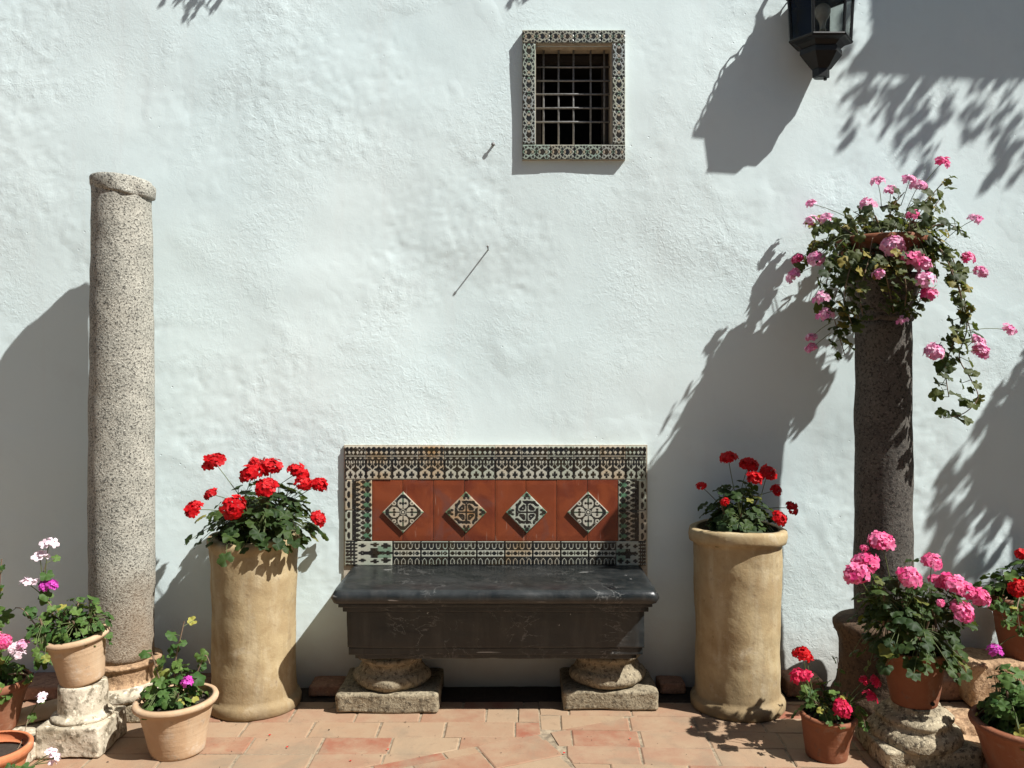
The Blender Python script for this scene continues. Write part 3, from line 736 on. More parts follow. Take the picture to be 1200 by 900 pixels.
# ------------------------------------------------------------------ columns
d0 = 3.80; c0 = P(143, 0, d0)
colL = thing('granite_column', 'pale speckled granite column with a chipped rim standing bare by the wall', 'column', (c0.x, c0.y, 0))
zt0 = P(0, 211, d0).z
pr = [(.132, .235), (.137, .8), (.135, 1.3), (.130, 1.8), (.124, zt0-.16), (.123, zt0-.105), (.124, zt0-.025), (.10, zt0-.012)]
def cfn(a, r, z):
    # entasis plus slightly out-of-round
    return r*(1+.008*math.sin(2*a+1)+.01*math.sin(z*5+a)), z
v, f = lathe(densify(pr, .03), 72, .006, 7, 3, cfn); link('shaft', mesh('shaft', v, f, True), M['granite'], colL)
def rimfn(a, r, z):
    # collar: sound on the right, broken away towards the left front
    t = .5+.5*math.cos(a+.25); low = zt0-.105
    k = (z-low)/.105
    drop = (1-t)*.045
    z2 = low+.018+drop+(zt0-low-.018-drop)*k
    chip = max(0, noise.noise(Vector((math.cos(a)*2+4, math.sin(a)*2, z*9)))) * .055*(1.25-t)
    return r-chip-(1-t)*.006, z2-.012*math.sin(a*1.0+.6)*k
pr = smoothprof([(.112, zt0-.105), (.134, zt0-.104), (.138, zt0-.085), (.137, zt0-.03), (.132, zt0-.008), (.118, zt0), (.02, zt0)], 1)
v, f = lathe(densify(pr, .01), 72, .007, 12, 5, rimfn); link('collar', mesh('collar', v, f, True), M['granite'], colL)
pr = smoothprof([(.148, .235), (.166, .232), (.168, .220), (.156, .212), (.150, .205), (.150, .16), (.158, .145), (.168, .138)], 1)[::-1]
v, f = lathe(densify(pr, .008), 64, .006, 11, 6); link('base_drum', mesh('base_drum', v, f, True), M['sandstone'], colL)
pr = smoothprof([(.15, .075), (.185, .078), (.20, .095), (.20, .12), (.185, .138), (.155, .142)], 1)
v, f = lathe(densify(pr, .008), 64, .008, 11, 7); link('torus', mesh('torus', v, f, True), M['palestone'], colL)
link('plinth', rough_box(.40, .36, .078, .012, 14, .006, 9, 8), M['limestone'], colL, loc=(0, .02, 0))

def column_dark(loc, name, label, zt):
    c = thing(name, label, 'column', loc)
    v, f = lathe(densify([(.124, .40), (.121, 1.0), (.117, zt)], .03), 64, .006, 7, 9); link('shaft', mesh('shaft', v, f, True), M['darkstone'], c)
    pr = smoothprof([(.20, 0), (.225, .03), (.225, .07), (.19, .13), (.187, .25), (.19, .32), (.212, .36), (.21, .395), (.17, .41), (.12, .415)], 1)
    v, f = lathe(densify(pr, .012), 64, .010, 8, 10); link('base', mesh('base', v, f, True), M['brownstone'], c)
    pr = smoothprof([(.11, zt-.01), (.126, zt), (.128, zt+.015), (.118, zt+.03), (.128, zt+.08), (.155, zt+.15), (.175, zt+.17), (.175, zt+.20), (.12, zt+.202)], 1)
    v, f = lathe(densify(pr, .012), 64, .010, 12, 11); link('capital', mesh('capital', v, f, True), M['darkstone'], c)
    return c
d1 = 3.78; c1 = P(1035, 0, d1); zc1 = P(0, 376, d1).z
column_dark((c1.x, c1.y, 0), 'stone_column', 'dark stone column carrying a bowl of trailing pink geraniums', zc1)

# ------------------------------------------------------------------ plants
def leaf_mesh(name, R=1.0, lobes=5, depth=.10, cup=.25, wave=.12, seed=0, ivy=False):
    rs = random.Random(seed); n = 25; v = [(0, 0, 0)]; c = [(0.0, 0, 0, 1)]; f = []
    for k, (t, zone) in enumerate(((.55, .9), (.78, .5), (1.0, 0.0))):
        for j in range(n):
            a = -math.pi*.90+math.pi*1.80*j/(n-1)
            lob = abs(math.cos(a*lobes/2*1.1)) if not ivy else abs(math.cos(a*2.6))**.7
            r = t*R*(1-depth*2*(1-lob)*t+(.055*(j % 2)-.03)*t*t+rs.uniform(-.035, .035)*t)
            if ivy: r *= .93+.14*math.cos(a)
            z = -cup*r*r*.6+wave*t*math.sin(a*3+seed)*.5+.10*t*t*math.cos(a*5.5+seed*2)+rs.uniform(-.04, .04)*t
            v.append((r*math.cos(a)+.12, r*math.sin(a), z)); c.append((zone, 0, 0, 1))
    for j in range(n-1):
        f.append((0, 1+j, 2+j))
        for k in range(2): f.append((1+k*n+j, 1+(k+1)*n+j, 2+(k+1)*n+j, 2+k*n+j))
    me = mesh(name, v, f, True); paint(me, c); return me
LV = {}
for mk in ('leaf', 'freshleaf', 'ivyleaf'):
    LV[mk] = []
    for s in range(4):
        me = leaf_mesh('leaf_'+mk, 1, 5 if mk != 'ivyleaf' else 5, .12 if mk != 'ivyleaf' else .17, (.35, .05, -.25, .6)[s], (.12, .3, .2, .1)[s], s, mk == 'ivyleaf')
        me.materials.append(M[mk]); LV[mk].append(me)
def head_mesh(name, kind, seed):
    """umbel of five-petalled florets; unit radius"""
    rs = random.Random(seed); V = []; Fc = []; C = []
    n, pr, span = {'dense': (34, .36, 2.0), 'loose': (14, .42, 1.8), 'sparse': (4, .72, 1.2)}[kind]
    for i in range(n):
        u = (i+.5)/n; th = math.acos(1-u*(1-math.cos(span*.92))); ph = i*2.39996+rs.uniform(-.3, .3)
        d = Vector((math.sin(th)*math.cos(ph), math.sin(th)*math.sin(ph), math.cos(th)))
        cpos = d*rs.uniform(.70, .92)*Vector((1, 1, .8)).length/1.62 if False else Vector((d.x*.82, d.y*.82, d.z*.62))*rs.uniform(.72, 1.12)
        nn = (d+Vector((rs.uniform(-.4, .4), rs.uniform(-.4, .4), rs.uniform(-.2, .5)))).normalized()
        a = nn.orthogonal().normalized(); b_ = nn.cross(a); ro = rs.uniform(0, 6.28); tone = rs.random()
        for k in range(5):
            q = ro+k*2*math.pi/5; da = a*math.cos(q)+b_*math.sin(q); db = nn.cross(da); r = pr*rs.uniform(.8, 1.1); w_ = r*.42
            base = len(V); lift = rs.uniform(-.05, .28)*r
            pts = [cpos, cpos+da*r*.55+db*w_+nn*r*.12, cpos+da*r+db*w_*.6+nn*lift, cpos+da*r-db*w_*.6+nn*lift, cpos+da*r*.55-db*w_+nn*r*.12]
            V += [tuple(p) for p in pts]; tt_ = min(1, max(0, tone+rs.uniform(-.25, .25)))
            C += [(tt_*.4, 0, 0, 1)]+[(tt_, 0, 0, 1)]*4; Fc.append((base, base+1, base+2, base+3, base+4))
    me = mesh(name, V, Fc); paint(me, C); return me
HM = {}
def head(kind, colour, seed):
    k = (kind, colour, seed % 3)
    if k not in HM:
        me = head_mesh('flower_'+kind, kind, seed % 3+1); me.materials.append(M[colour]); HM[k] = me
    return HM[k]
def quat_from(nrm, spin):
    return (nrm.to_track_quat('Z', 'Y').to_matrix() @ Matrix.Rotation(spin, 3, 'Z')).to_euler()

class Plant:
    def __init__(s, root, leafkind, joined=False, seed=0):
        s.root = root; s.o = Vector(root.location); s.kind = leafkind; s.st = MB(); s.rs = random.Random(seed); s.joined = joined; s.lb = MB(); s.wd = MB()
    def leaf(s, p, nrm, size):
        nrm = nrm.normalized(); spin = s.rs.uniform(0, 6.28); me = s.rs.choice(LV[s.kind])
        size *= s.rs.uniform(.65, 1.2)
        if s.joined:
            R = quat_from(nrm, spin).to_matrix(); tone = s.rs.random()
            s.lb.add([R @ (v.co*size)+p-s.o for v in me.vertices], [tuple(q.vertices) for q in me.polygons], [(0.3, tone, 0, 1)]*len(me.vertices))
        else: link('leaf', me, None, s.root, loc=p-s.o, rot=quat_from(nrm, spin), scale=(size,)*3)
    def petiole(s, a, b, r=.0018, sag=.15, woody=False):
        a, b = Vector(a)-s.o, Vector(b)-s.o; m_ = (a+b)/2+Vector((0, 0, (b-a).length*sag)); m_ += Vector((s.rs.uniform(-1, 1), s.rs.uniform(-1, 1), 0))*(b-a).length*.06
        pts = [a*(1-t)**2+m_*2*t*(1-t)+b*t*t for t in (0, .25, .5, .75, 1)]
        (s.wd if woody else s.st).tube(pts, r*1.3, r, 5, False)
    def bush(s, c, rx, rz, n, size, zlow=.0, ry=None, up=.75, shoots=5):
        """leaves through a dome whose floor is the pot rim"""
        c = Vector(c); ry = ry or rx
        # a few branching woody shoots
        tips = []
        for i in range(shoots):
            a = 6.28*i/shoots+s.rs.uniform(-.4, .4); e = c+Vector((math.cos(a)*rx*.45, math.sin(a)*ry*.45, rz*s.rs.uniform(.35, .7)))
            s.petiole(c+Vector((math.cos(a)*.02, math.sin(a)*.02, -.02)), e, .004, .05, True); tips.append(e)
        for i in range(n):
            th = s.rs.uniform(0, 6.28); cz = s.rs.random()**.8; rr = math.sqrt(max(0, 1-cz*cz)); k = s.rs.random()**.35
            k *= .78+.3*noise.noise(Vector((math.cos(th)*1.7, math.sin(th)*1.7, cz*1.9+s.o.x*5)))+.12
            p = c+Vector((rr*math.cos(th)*rx*k, rr*math.sin(th)*ry*k, cz*rz*k+zlow*rr*k))
            nr = Vector((rr*math.cos(th), rr*math.sin(th), cz*.6+up))+Vector((s.rs.uniform(-.5, .5), s.rs.uniform(-.5, .5), s.rs.uniform(-.2, .3)))
            s.leaf(p, nr, size)
            t = min(tips, key=lambda q: (q-p).length); s.petiole(t*.75+c*.25, p-nr.normalized()*.002, .0013)
    def flower(s, p, size, kind, colour, base, tilt=None, r=.0016):
        p = Vector(p); base = Vector(base); up = (p-base); up.z = abs(up.z)+.05; up.normalize()
        up = (up+Vector((0, -.35, .5))+Vector((s.rs.uniform(-.3, .3), s.rs.uniform(-.3, .3), 0))).normalized()
        link('flower_head', head(kind, colour, s.rs.randrange(9)), None, s.root, loc=p-s.o-up*size*.3, rot=quat_from(up, s.rs.uniform(0, 6.28)), scale=(size*s.rs.uniform(.95, 1.1), size, size))
        s.petiole(base, p-up*size*.3, r, .10)
    def strand(s, pts, step, size, r=.003, back=.5, dens=1):
        pts = [Vector(p) for p in pts]; cur = []
        for i in range(len(pts)-1):
            for k in range(6):
                t = k/6; p0, p1, p2, p3 = pts[max(i-1, 0)], pts[i], pts[i+1], pts[min(i+2, len(pts)-1)]
                cur.append(.5*((2*p1)+(p2-p0)*t+(2*p0-5*p1+4*p2-p3)*t*t+(3*p1-p0-3*p2+p3)*t**3))
        cur.append(pts[-1]); s.wd.tube([q-s.o for q in cur], r, r*.6, 6, False)
        acc = 0
        for a, b_ in zip(cur[:-1], cur[1:]):
            acc += (b_-a).length
            while acc > step:
                acc -= step
                for _ in range(dens):
                    p = b_+Vector((s.rs.uniform(-1, 1)*size*1.1, s.rs.uniform(-1, 1)*size*1.3, s.rs.uniform(-.9, .9)*size))
                    s.leaf(p, Vector((s.rs.uniform(-.8, .8)+.3, -.6+s.rs.uniform(-.6, .5), .6+s.rs.uniform(-.4, .5))), size); s.petiole(b_, p, .0012, 0)
    def done(s):
        if s.st.v: tag(s.st.build('stems', M['stem'], s.root, True), kind='stuff')
        if s.wd.v: tag(s.wd.build('woody_stems', M['woody'], s.root, True), kind='stuff')
        if s.lb.v: tag(s.lb.build('foliage', M[s.kind], s.root, True), kind='stuff')

def pot_parts(root, prof, wall_t, m, soil_z, soil_r, seed, amp=.003, loc=(0, 0, 0), rot=(0, 0, 0), n=64, fn=None):
    inner = [(max(.01, r-wall_t), z) for r, z in prof[::-1] if z > soil_z-.03]
    full = densify(prof+inner, .012)
    v, f = lathe(full, n, amp, 8, seed, fn, close=False); f.append(tuple(range(n-1, -1, -1)))
    p = link('pot', mesh('pot', v, f, True), m, root, loc=loc, rot=rot)
    sv = [(0, 0, soil_z+.006)]; sf = []; k = 28
    for ri in (.5, 1.0):
        for j in range(k):
            a = 6.283*j/k; sv.append((soil_r*ri*math.cos(a), soil_r*ri*math.sin(a), soil_z+.006*noise.noise(Vector((math.cos(a)*9, math.sin(a)*9, ri*5+seed)))))
    for j in range(k):
        sf.append((0, 1+j, 1+(j+1) % k)); sf.append((1+j, 1+k+j, 1+k+(j+1) % k, 1+(j+1) % k))
    link('soil', mesh('soil', sv, sf, True), M['soil'], p); return p
def flowerpot_prof(rb, rt, h, lip=.012, lh=.03, roll=False):
    if roll: return [(rb*.96, 0), (rb, .006), (rb+(rt-lip-rb)*.5, h*.5), (rt-lip, h-.026), (rt-.002, h-.022), (rt+.002, h-.011), (rt-.002, h-.001), (rt-.012, h)]
    return [(rb*.96, 0), (rb, .006), (rb+(rt-lip-rb)*.5, h*.5), (rt-lip, h-lh), (rt-lip+.002, h-lh+.001), (rt, h-lh+.006), (rt, h-.005), (rt-.005, h)]

# --- tall clay cylinders with red geraniums
def tall_pot(px, d, r, ztop, label, seed, lip):
    c = P(px, 0, d); t = thing('tall_clay_pot', label, 'potted plant', (c.x, c.y, 0), 'tall clay cylinder pots')
    pr = [(r*1.04, 0), (r*1.075, .008), (r*1.08, .036), (r*1.05, .050), (r*.985, .058), (r*.965, .10), (r*.95, .3), (r*.97, .5), (r*.99, ztop-.11)]
    if lip: pr += [(r*1.0, ztop-.065), (r*1.10, ztop-.055), (r*1.12, ztop-.03), (r*1.10, ztop-.004), (r*1.05, ztop)]
    else: pr += [(r*1.0, ztop-.05), (r*1.04, ztop-.04), (r*1.06, ztop-.018), (r*1.03, ztop-.002), (r*.99, ztop)]
    def fn(a, rr, z):
        lean = .006*math.sin(z*6+a*2+seed)+.005*math.sin(a*3+z*4+seed*2)
        return rr*(1+lean), z+(.007*math.sin(a*2+seed) if z > .5 else 0)
    pot_parts(t, pr, .028, M['buff'], ztop-.035, r*.93, seed, .006, fn=fn); return t
dl = 3.855
tl = tall_pot(298, dl, .192, P(0, 627, dl).z, 'tall buff clay cylinder of red geraniums between granite column and bench', 2, False)
ctl = tl.location+Vector((0, 0, P(0, 625, dl).z-.02))
pl = Plant(tl, 'leaf', seed=4); pl.bush(ctl+Vector((.02, 0, .01)), .33, .29, 275, .034, -.07)
for (px, py, s, dd) in ((250, 538, 13, -.02), (224, 595, 12, -.06), (246, 577, 8, .05), (293, 551, 13, -.05), (316, 544, 14, 0), (300, 541, 9, .05), (311, 569, 12, -.16), (274, 592, 13, -.2), (351, 550, 12, 0), (356, 563, 10, -.05), (376, 566, 10, -.02), (374, 606, 9, -.08), (364, 566, 7, .05)):
    pl.flower(P(px, py, dl+dd), s*1.12*dl/1000, 'dense', 'red', ctl+Vector((pl.rs.uniform(-.08, .08), pl.rs.uniform(-.06, .06), .08)))
pl.done()
dr = 3.85
tr_ = tall_pot(864, dr, .195, P(0, 617, dr).z, 'tall lipped buff clay cylinder of red geraniums between bench and dark column', 5, True)
ctr = tr_.location+Vector((0, 0, P(0, 622, dr).z-.02))
pl = Plant(tr_, 'leaf', seed=8); pl.bush(ctr+Vector((.0, 0, 0)), .205, .255, 180, .029, .0)
for (px, py, s, dd) in ((853, 534, 10, 0), (878, 542, 11, .03), (885, 558, 10, -.1), (900, 552, 11, -.02), (911, 573, 8, 0), (930, 594, 8, -.03), (916, 606, 9, -.1), (821, 568, 6, 0), (849, 587, 5, -.15)):
    pl.flower(P(px, py, dr+dd), s*1.1*dr/1000, 'dense', 'red', ctr+Vector((pl.rs.uniform(-.08, .08), pl.rs.uniform(-.06, .06), .08)))
pl.done()

# --- bowl of trailing ivy geraniums on the dark column
def hanging_plant(cx_, cy_, zb, root_label, name, photo, joined, seed):
    t = thing(name, root_label, 'potted plant', (cx_, cy_, zb))
    pot_parts(t, [(.10, 0), (.11, .006), (.16, .07), (.185, .12), (.192, .124), (.20, .132), (.20, .155), (.192, .16)], .015, M['redclay'], .13, .175, seed)
    return t
zb1 = zc1+.203
hp = hanging_plant(c1.x, c1.y, zb1, 'terracotta bowl of trailing pink ivy geraniums set on the dark column', 'trailing_geranium', True, False, 3)
pl = Plant(hp, 'ivyleaf', seed=12); cb = hp.location+Vector((0, 0, .14))
pl.bush(cb+Vector((.03, 0, -.02)), .30, .19, 90, .030, -.12, up=.35, shoots=9)
for i in range(120):
    a = pl.rs.uniform(0, 6.283); rr = pl.rs.uniform(.19, .30); z = -.16+pl.rs.random()*.30
    q = cb+Vector((math.cos(a)*rr, math.sin(a)*rr, z)); e = cb+Vector((math.cos(a)*.17, math.sin(a)*.17, .02))
    pl.leaf(q, Vector((math.cos(a)+pl.rs.uniform(-.4, .4), math.sin(a)+pl.rs.uniform(-.4, .4), pl.rs.uniform(0, .9))), .029); pl.petiole(e, q, .0013, .3, i % 3 == 0)
def S(*a): return [P(px, py, d1+dd) for px, py, dd in a]
front = -.16
for pts, step, dens in (
        (((1060, 280, 0), (1085, 272, -.1), (1112, 295, -.16), (1128, 340, -.18), (1133, 385, -.18), (1124, 418, -.19), (1138, 445, -.18), (1146, 466, -.18), (1130, 484, -.18), (1106, 490, -.18)), .030, 1),
        (((1060, 275, 0), (1090, 282, -.15), (1118, 320, -.22), (1128, 365, -.24), (1118, 400, -.24), (1108, 430, -.24), (1112, 465, -.24)), .022, 1),
        (((1065, 280, 0), (1100, 290, -.2), (1120, 330, -.26), (1130, 360, -.25), (1140, 400, -.22)), .026, 1),
        (((1060, 285, 0), (1085, 300, -.2), (1088, 330, -.24), (1072, 362, -.2)), .028, 1),
        (((1010, 285, 0), (985, 295, -.1), (968, 335, -.12), (978, 375, -.12), (990, 416, -.12)), .020, 1),
        (((1010, 280, 0), (975, 285, .08), (955, 292, .14), (940, 318, .16)), .028, 1), (((1010, 275, 0), (985, 262, .12), (962, 262, .2), (948, 268, .2)), .03, 1), (((1020, 285, .05), (1000, 300, .15), (985, 330, .2), (975, 360, .18)), .024, 1), (((1030, 275, .05), (1020, 250, .14), (1012, 240, .16)), .03, 1), (((1060, 275, .05), (1085, 255, .14), (1100, 235, .16)), .03, 1),
        (((1015, 285, 0), (998, 310, -.18), (990, 350, -.2), (1000, 385, -.18)), .020, 1),
        (((1025, 285, 0), (1018, 305, -.22), (1008, 345, -.24), (1012, 372, -.2)), .018, 1),
        (((1035, 285, 0), (1035, 305, -.24), (1042, 340, -.25), (1048, 368, -.2)), .017, 1),
        (((1045, 285, 0), (1055, 305, -.24), (1062, 340, -.26), (1058, 372, -.2)), .018, 1),
        (((1000, 275, 0), (975, 262, .05), (958, 272, .1), (950, 300, .12)), .03, 1),
        (((1055, 270, 0), (1075, 245, -.02), (1095, 225, -.02), (1108, 210, -.02)), .024, 1),
        (((1040, 270, 0), (1045, 245, 0), (1060, 225, 0)), .03, 1), (((1070, 275, 0), (1105, 262, .02), (1130, 272, 0)), .03, 1),
        (((1020, 275, 0), (1010, 255, .05), (1000, 248, .08)), .03, 1)):
    pl.strand(S(*pts), step*.8, .030, .0032, dens=dens)
for (px, py, s, dd) in ((1106, 188, 9, 0), (1028, 211, 8, 0), (1044, 221, 8, .03), (1066, 209, 8, 0), (1077, 215, 9, -.02), (1016, 237, 9, -.04), (1022, 239, 6, 0), (1070, 250, 8, -.12), (950, 237, 7, .2), (949, 258, 9, .2), (966, 255, 9, .16),
        (1048, 285, 12, -.24), (1070, 300, 11, -.26), (1081, 307, 10, -.26), (1084, 325, 11, -.28), (1089, 342, 9, -.28), (1030, 319, 7, -.28), (934, 302, 8, .16), (955, 301, 10, .05), (928, 322, 10, .14), (962, 347, 9, -.16), (967, 367, 9, -.16),
        (950, 394, 7, .05), (950, 406, 8, .05), (1057, 374, 6, -.24), (1135, 300, 8, -.15), (1151, 317, 8, -.15), (1143, 255, 8, 0), (1095, 409, 12, -.26), (1184, 385, 8, -.18), (1151, 409, 10, -.18), (1148, 398, 8, -.16)):
    p = P(px, py, d1+dd); bs = P(min(max(px, 1000)*.6+1040*.4, 1125), py+32 if py < 285 else py+6, d1+dd*.6)
    if py > 285: bs = P(px+(14 if px < 1035 else (-22 if px > 1130 else 8)), py-8, d1+dd+.04)
    if py > 285 and px > 1130: bs = P(1128, py+4, d1+dd-.02)
    if py > 285 and px < 955: bs = P(974, py-16, d1+dd*.5-.05)
    pl.flower(p, s*1.12*d1/1000, 'dense' if s > 11 or (px+py) % 4 == 0 else 'loose', 'lightpink' if (px*7+py) % 5 > 0 else 'pink', bs, r=.0013)
pl.done()

# --- foreground pots at the left
def rel(px, py, d): return P(px, py, d)
# stone pedestal: square block with a drum on it
pc = Vector((-1.722, 3.425-D, 0))
pd = thing('stone_pedestal', 'small whitish stone pedestal of square block and drum under a clay pot', 'pedestal', pc)
link('block', rough_box(.252, .25, .122, .010, 22, .006, 9, 21, .006), M['palestone'], pd)
v, f = lathe(densify(smoothprof([(.112, .118), (.118, .13), (.10, .142), (.092, .145), (.090, .25), (.082, .256)], 1), .008), 56, .007, 12, 22); link('drum', mesh('drum', v, f, True), M['palestone'], pd, loc=(-.005, .01, 0))
pa = thing('clay_pot', 'tilted pale terracotta pot of blush and purple geraniums on a stone pedestal', 'potted plant', (pc.x-.005, pc.y+.01, .254))
pot_parts(pa, flowerpot_prof(.083, .122, .19, .014, .03, True), .012, M['paleclay'], .155, .105, 23, .0025, rot=(rad(4), rad(-7), 0), loc=(0, 0, .008))
dA = 3.43; ca = P(95, 742, dA); pl = Plant(pa, 'freshleaf', seed=31)
pl.bush(ca, .14, .19, 110, .021, -.05, up=.5); pl.bush(P(60, 745, dA-.03), .12, .14, 60, .020, -.08, up=.4, shoots=3)
pl.strand([P(88, 745, dA), P(60, 710, dA), P(48, 690, dA), P(54, 660, dA)], .03, .026, .003)
pl.strand([P(70, 745, dA), P(45, 735, dA+.05), P(28, 715, dA+.08), P(18, 712, dA+.1)], .045, .026, .003)
pl.strand([P(60, 770, dA+.25), P(62, 770, dA+.22), P(52, 775, dA+.2)], .02, .028, .003)
for (px, py, s, k, col) in ((57, 636, 8, 'sparse', 'blush'), (47, 651, 8, 'sparse', 'blush'), (30, 681, 7, 'sparse', 'blush'), (44, 682, 5, 'sparse', 'blush'), (53, 684, 8, 'loose', 'magenta'), (61, 684, 7, 'loose', 'magenta')):
    pl.flower(P(px, py, dA-.02), s*1.1*dA/1000, k, col, P(52, 700, dA))
pl.done()
dB = 3.385; cB = P(209, 0, dB)
pb = thing('clay_pot', 'pale terracotta pot of leafy geranium with one magenta bloom on paving', 'potted plant', (cB.x, cB.y, 0))
pot_parts(pb, flowerpot_prof(.104, .16, .212, .018, .03, True), .014, M['paleclay'], .178, .138, 25, .003, rot=(rad(1), rad(-2.5), 0))
pl = Plant(pb, 'freshleaf', seed=35); cc = P(203, 828, dB)
pl.bush(cc, .135, .20, 110, .023, -.02, up=.5)
pl.strand([P(205, 820, dB), P(205, 780, dB), P(212, 745, dB), P(216, 728, dB)], .032, .029, .004)
pl.strand([P(195, 820, dB), P(185, 790, dB-.02), P(178, 765, dB-.02)], .030, .028, .004); pl.strand([P(215, 815, dB), P(230, 790, dB), P(240, 768, dB), P(246, 778, dB)], .04, .029, .003)
pl.flower(P(219, 797, dB-.12), .026, 'loose', 'magenta', P(213, 822, dB-.05)); pl.done()
# far-left pot on a cream slab
sl_ = P(6, 0, 3.42); tag(link('stone_slab', rough_box(.34, .42, .07, .012, 14, .006, 9, 27), M['palestone'], None, loc=(sl_.x+.02, sl_.y-.03, 0)), 'low cream stone slab under a reddish pot of mottled geraniums', 'slab')
dC = 3.42; cC = P(-8, 0, dC)
pC = thing('clay_pot', 'reddish terracotta pot of pink and white geraniums on a cream slab', 'potted plant', (cC.x, cC.y, .07))
pot_parts(pC, flowerpot_prof(.085, .138, .20, .012, .035), .012, M['redclay'], .165, .118, 28, .003)
pl = Plant(pC, 'freshleaf', seed=41); pl.bush(P(-4, 805, dC), .15, .17, 60, .027, -.03, up=.5)
pl.strand([P(0, 790, dC), P(-10, 740, dC), P(-2, 700, dC), P(2, 655, dC)], .03, .026, .004); pl.strand([P(2, 790, dC), P(-6, 745, dC+.05), P(4, 725, dC+.05)], .03, .024, .004); pl.strand([P(10, 790, dC-.05), P(30, 790, dC-.08), P(35, 800, dC-.08)], .025, .024, .003)
for (px, py, s, k, col) in ((4, 750, 9, 'dense', 'pink'), (16, 758, 7, 'loose', 'blush'), (26, 754, 6, 'loose', 'lightpink'), (22, 766, 6, 'sparse', 'blush'), (-6, 745, 9, 'dense', 'pink')):
    pl.flower(P(px, py, dC-.1), s*1.1*dC/1000, k, col, P(0, 790, dC))
pl.done()
# red pot, almost empty, at the bottom left
dE = 3.04; cE = P(-13, 0, dE)
pE = thing('clay_pot', 'bright orange terracotta pot nearly bare but for a few sprigs', 'potted plant', (cE.x, cE.y, 0))
pot_parts(pE, flowerpot_prof(.095, .14, .168, .012, .034), .013, M['brightclay'], .125, .12, 29, .002)
pl = Plant(pE, 'freshleaf', seed=43)
pl.strand([P(10, 893, dE-.02), P(25, 870, dE+.1), P(34, 840, dE+.2), P(46, 822, dE+.2)], .10, .022, .002)
pl.flower(P(48, 817, dE+.2), .022, 'sparse', 'blush', P(34, 840, dE+.2))
pl.strand([P(5, 900, dE-.1), P(30, 900, dE-.14), P(45, 893, dE-.12)], .04, .024, .002)
for (px, py, s) in ((60, 881, 6), (66, 887, 6), (61, 893, 5)): pl.flower(P(px, py, dE-.1), s*dE/1000, 'sparse', 'blush', P(38, 897, dE-.12))
pl.done()
# curved roof tile lying on a brick
tb = P(48, 0, 3.56)
tag(link('loose_brick', rough_box(.16, .10, .085, .006, 8, .003, 9, 33), M['brick'], None, loc=(tb.x-.02, tb.y+.01, 0), rot=(0, 0, .2)), 'loose old brick propping a curved clay roof tile', 'brick')
v = []; f = []; nn_ = 16
for i in range(9):
    for j in range(nn_):
        a = math.pi*.12+math.pi*.76*j/(nn_-1); rr = .085+.012*i/8
        for k_, dr_ in enumerate((0, -.013)): v.append(((rr+dr_)*math.cos(a), -.11+.22*i/8, (rr+dr_)*math.sin(a)*.62))
def vi(i, j, k_): return (i*nn_+j)*2+k_
for i in range(8):
    for j in range(nn_-1):
        f += [(vi(i, j, 0), vi(i+1, j, 0), vi(i+1, j+1, 0), vi(i, j+1, 0)), (vi(i, j, 1), vi(i, j+1, 1), vi(i+1, j+1, 1), vi(i+1, j, 1))]
    f += [(vi(i, 0, 0), vi(i, 0, 1), vi(i+1, 0, 1), vi(i+1, 0, 0)), (vi(i, nn_-1, 0), vi(i+1, nn_-1, 0), vi(i+1, nn_-1, 1), vi(i, nn_-1, 1))]
for j in range(nn_-1):
    f += [(vi(0, j, 0), vi(0, j+1, 0), vi(0, j+1, 1), vi(0, j, 1)), (vi(8, j, 0), vi(8, j, 1), vi(8, j+1, 1), vi(8, j+1, 0))]
tag(link('roof_tile', mesh('roof_tile', v, f, True), M['paleclay'], None, loc=(tb.x-.01, tb.y-.02, .058), rot=(rad(5), 0, rad(-62))), 'curved terracotta roof tile lying beside the stone pedestal', 'roof tile')

# --- foreground pots at the right
dP = 3.35; cP = P(1071, 0, dP)
sb = thing('stone_pedestal', 'rough layered stone column base under the pot of pink geraniums', 'pedestal', (cP.x+.005, cP.y, 0))
link('plinth', rough_box(.36, .30, .075, .012, 18, .010, 8, 51, .012), M['limestone'], sb)
pr = smoothprof([(.165, .068), (.172, .09), (.165, .115), (.142, .125), (.135, .14), (.146, .155), (.136, .17), (.112, .18), (.10, .195), (.096, .205)], 1)
v, f = lathe(densify(pr, .008), 72, .022, 9, 52); link('column_base', mesh('column_base', v, f, True), M['limestone'], sb)
pP = thing('clay_pot', 'terracotta pot of large pink pompom geraniums on a rough stone base', 'potted plant', (cP.x, cP.y, .203))
pot_parts(pP, [(.082, 0), (.086, .006), (.104, .11), (.116, .195), (.123, .198), (.126, .208), (.122, .214)], .012, M['redclay'], .18, .105, 53, .003)
b = MB(); b.tube([(.0, 0, 0), (0, -.012, 0)], .008, .008, 12); b.build('drain_hole', M['dark'], pP, loc=(.030, -.079, .028))
pl = Plant(pP, 'leaf', seed=61); cp = P(1066, 762, dP)
pl.bush(cp+Vector((0, 0, -.01)), .25, .38, 190, .031, -.06, ry=.22); pl.bush(P(1035, 725, dP), .165, .21, 60, .030, -.05, ry=.15, shoots=3); pl.bush(P(1100, 728, dP), .14, .17, 48, .030, -.05, ry=.14, shoots=3)
for (px, py, s, dd, k) in ((1033, 631, 14, 0, 0), (1012, 656, 15, -.02, 0), (1003, 669, 14, -.08, 0), (1093, 655, 12, 0, 0), (1066, 673, 13, -.1, 0), (1100, 679, 10, .05, 0), (1119, 681, 14, 0, 0), (1131, 688, 13, .0, 0), (1150, 697, 13, -.02, 0), (1131, 714, 13, -.1, 0), (1013, 641, 5, 0, 1), (1103, 706, 5, -.15, 1)):
    pl.flower(P(px, py, dP+dd), s*1.12*dP/1000, 'dense', 'pink', cp+Vector((pl.rs.uniform(-.06, .06)+(px-1066)*.0012, pl.rs.uniform(-.05, .05), .10)))
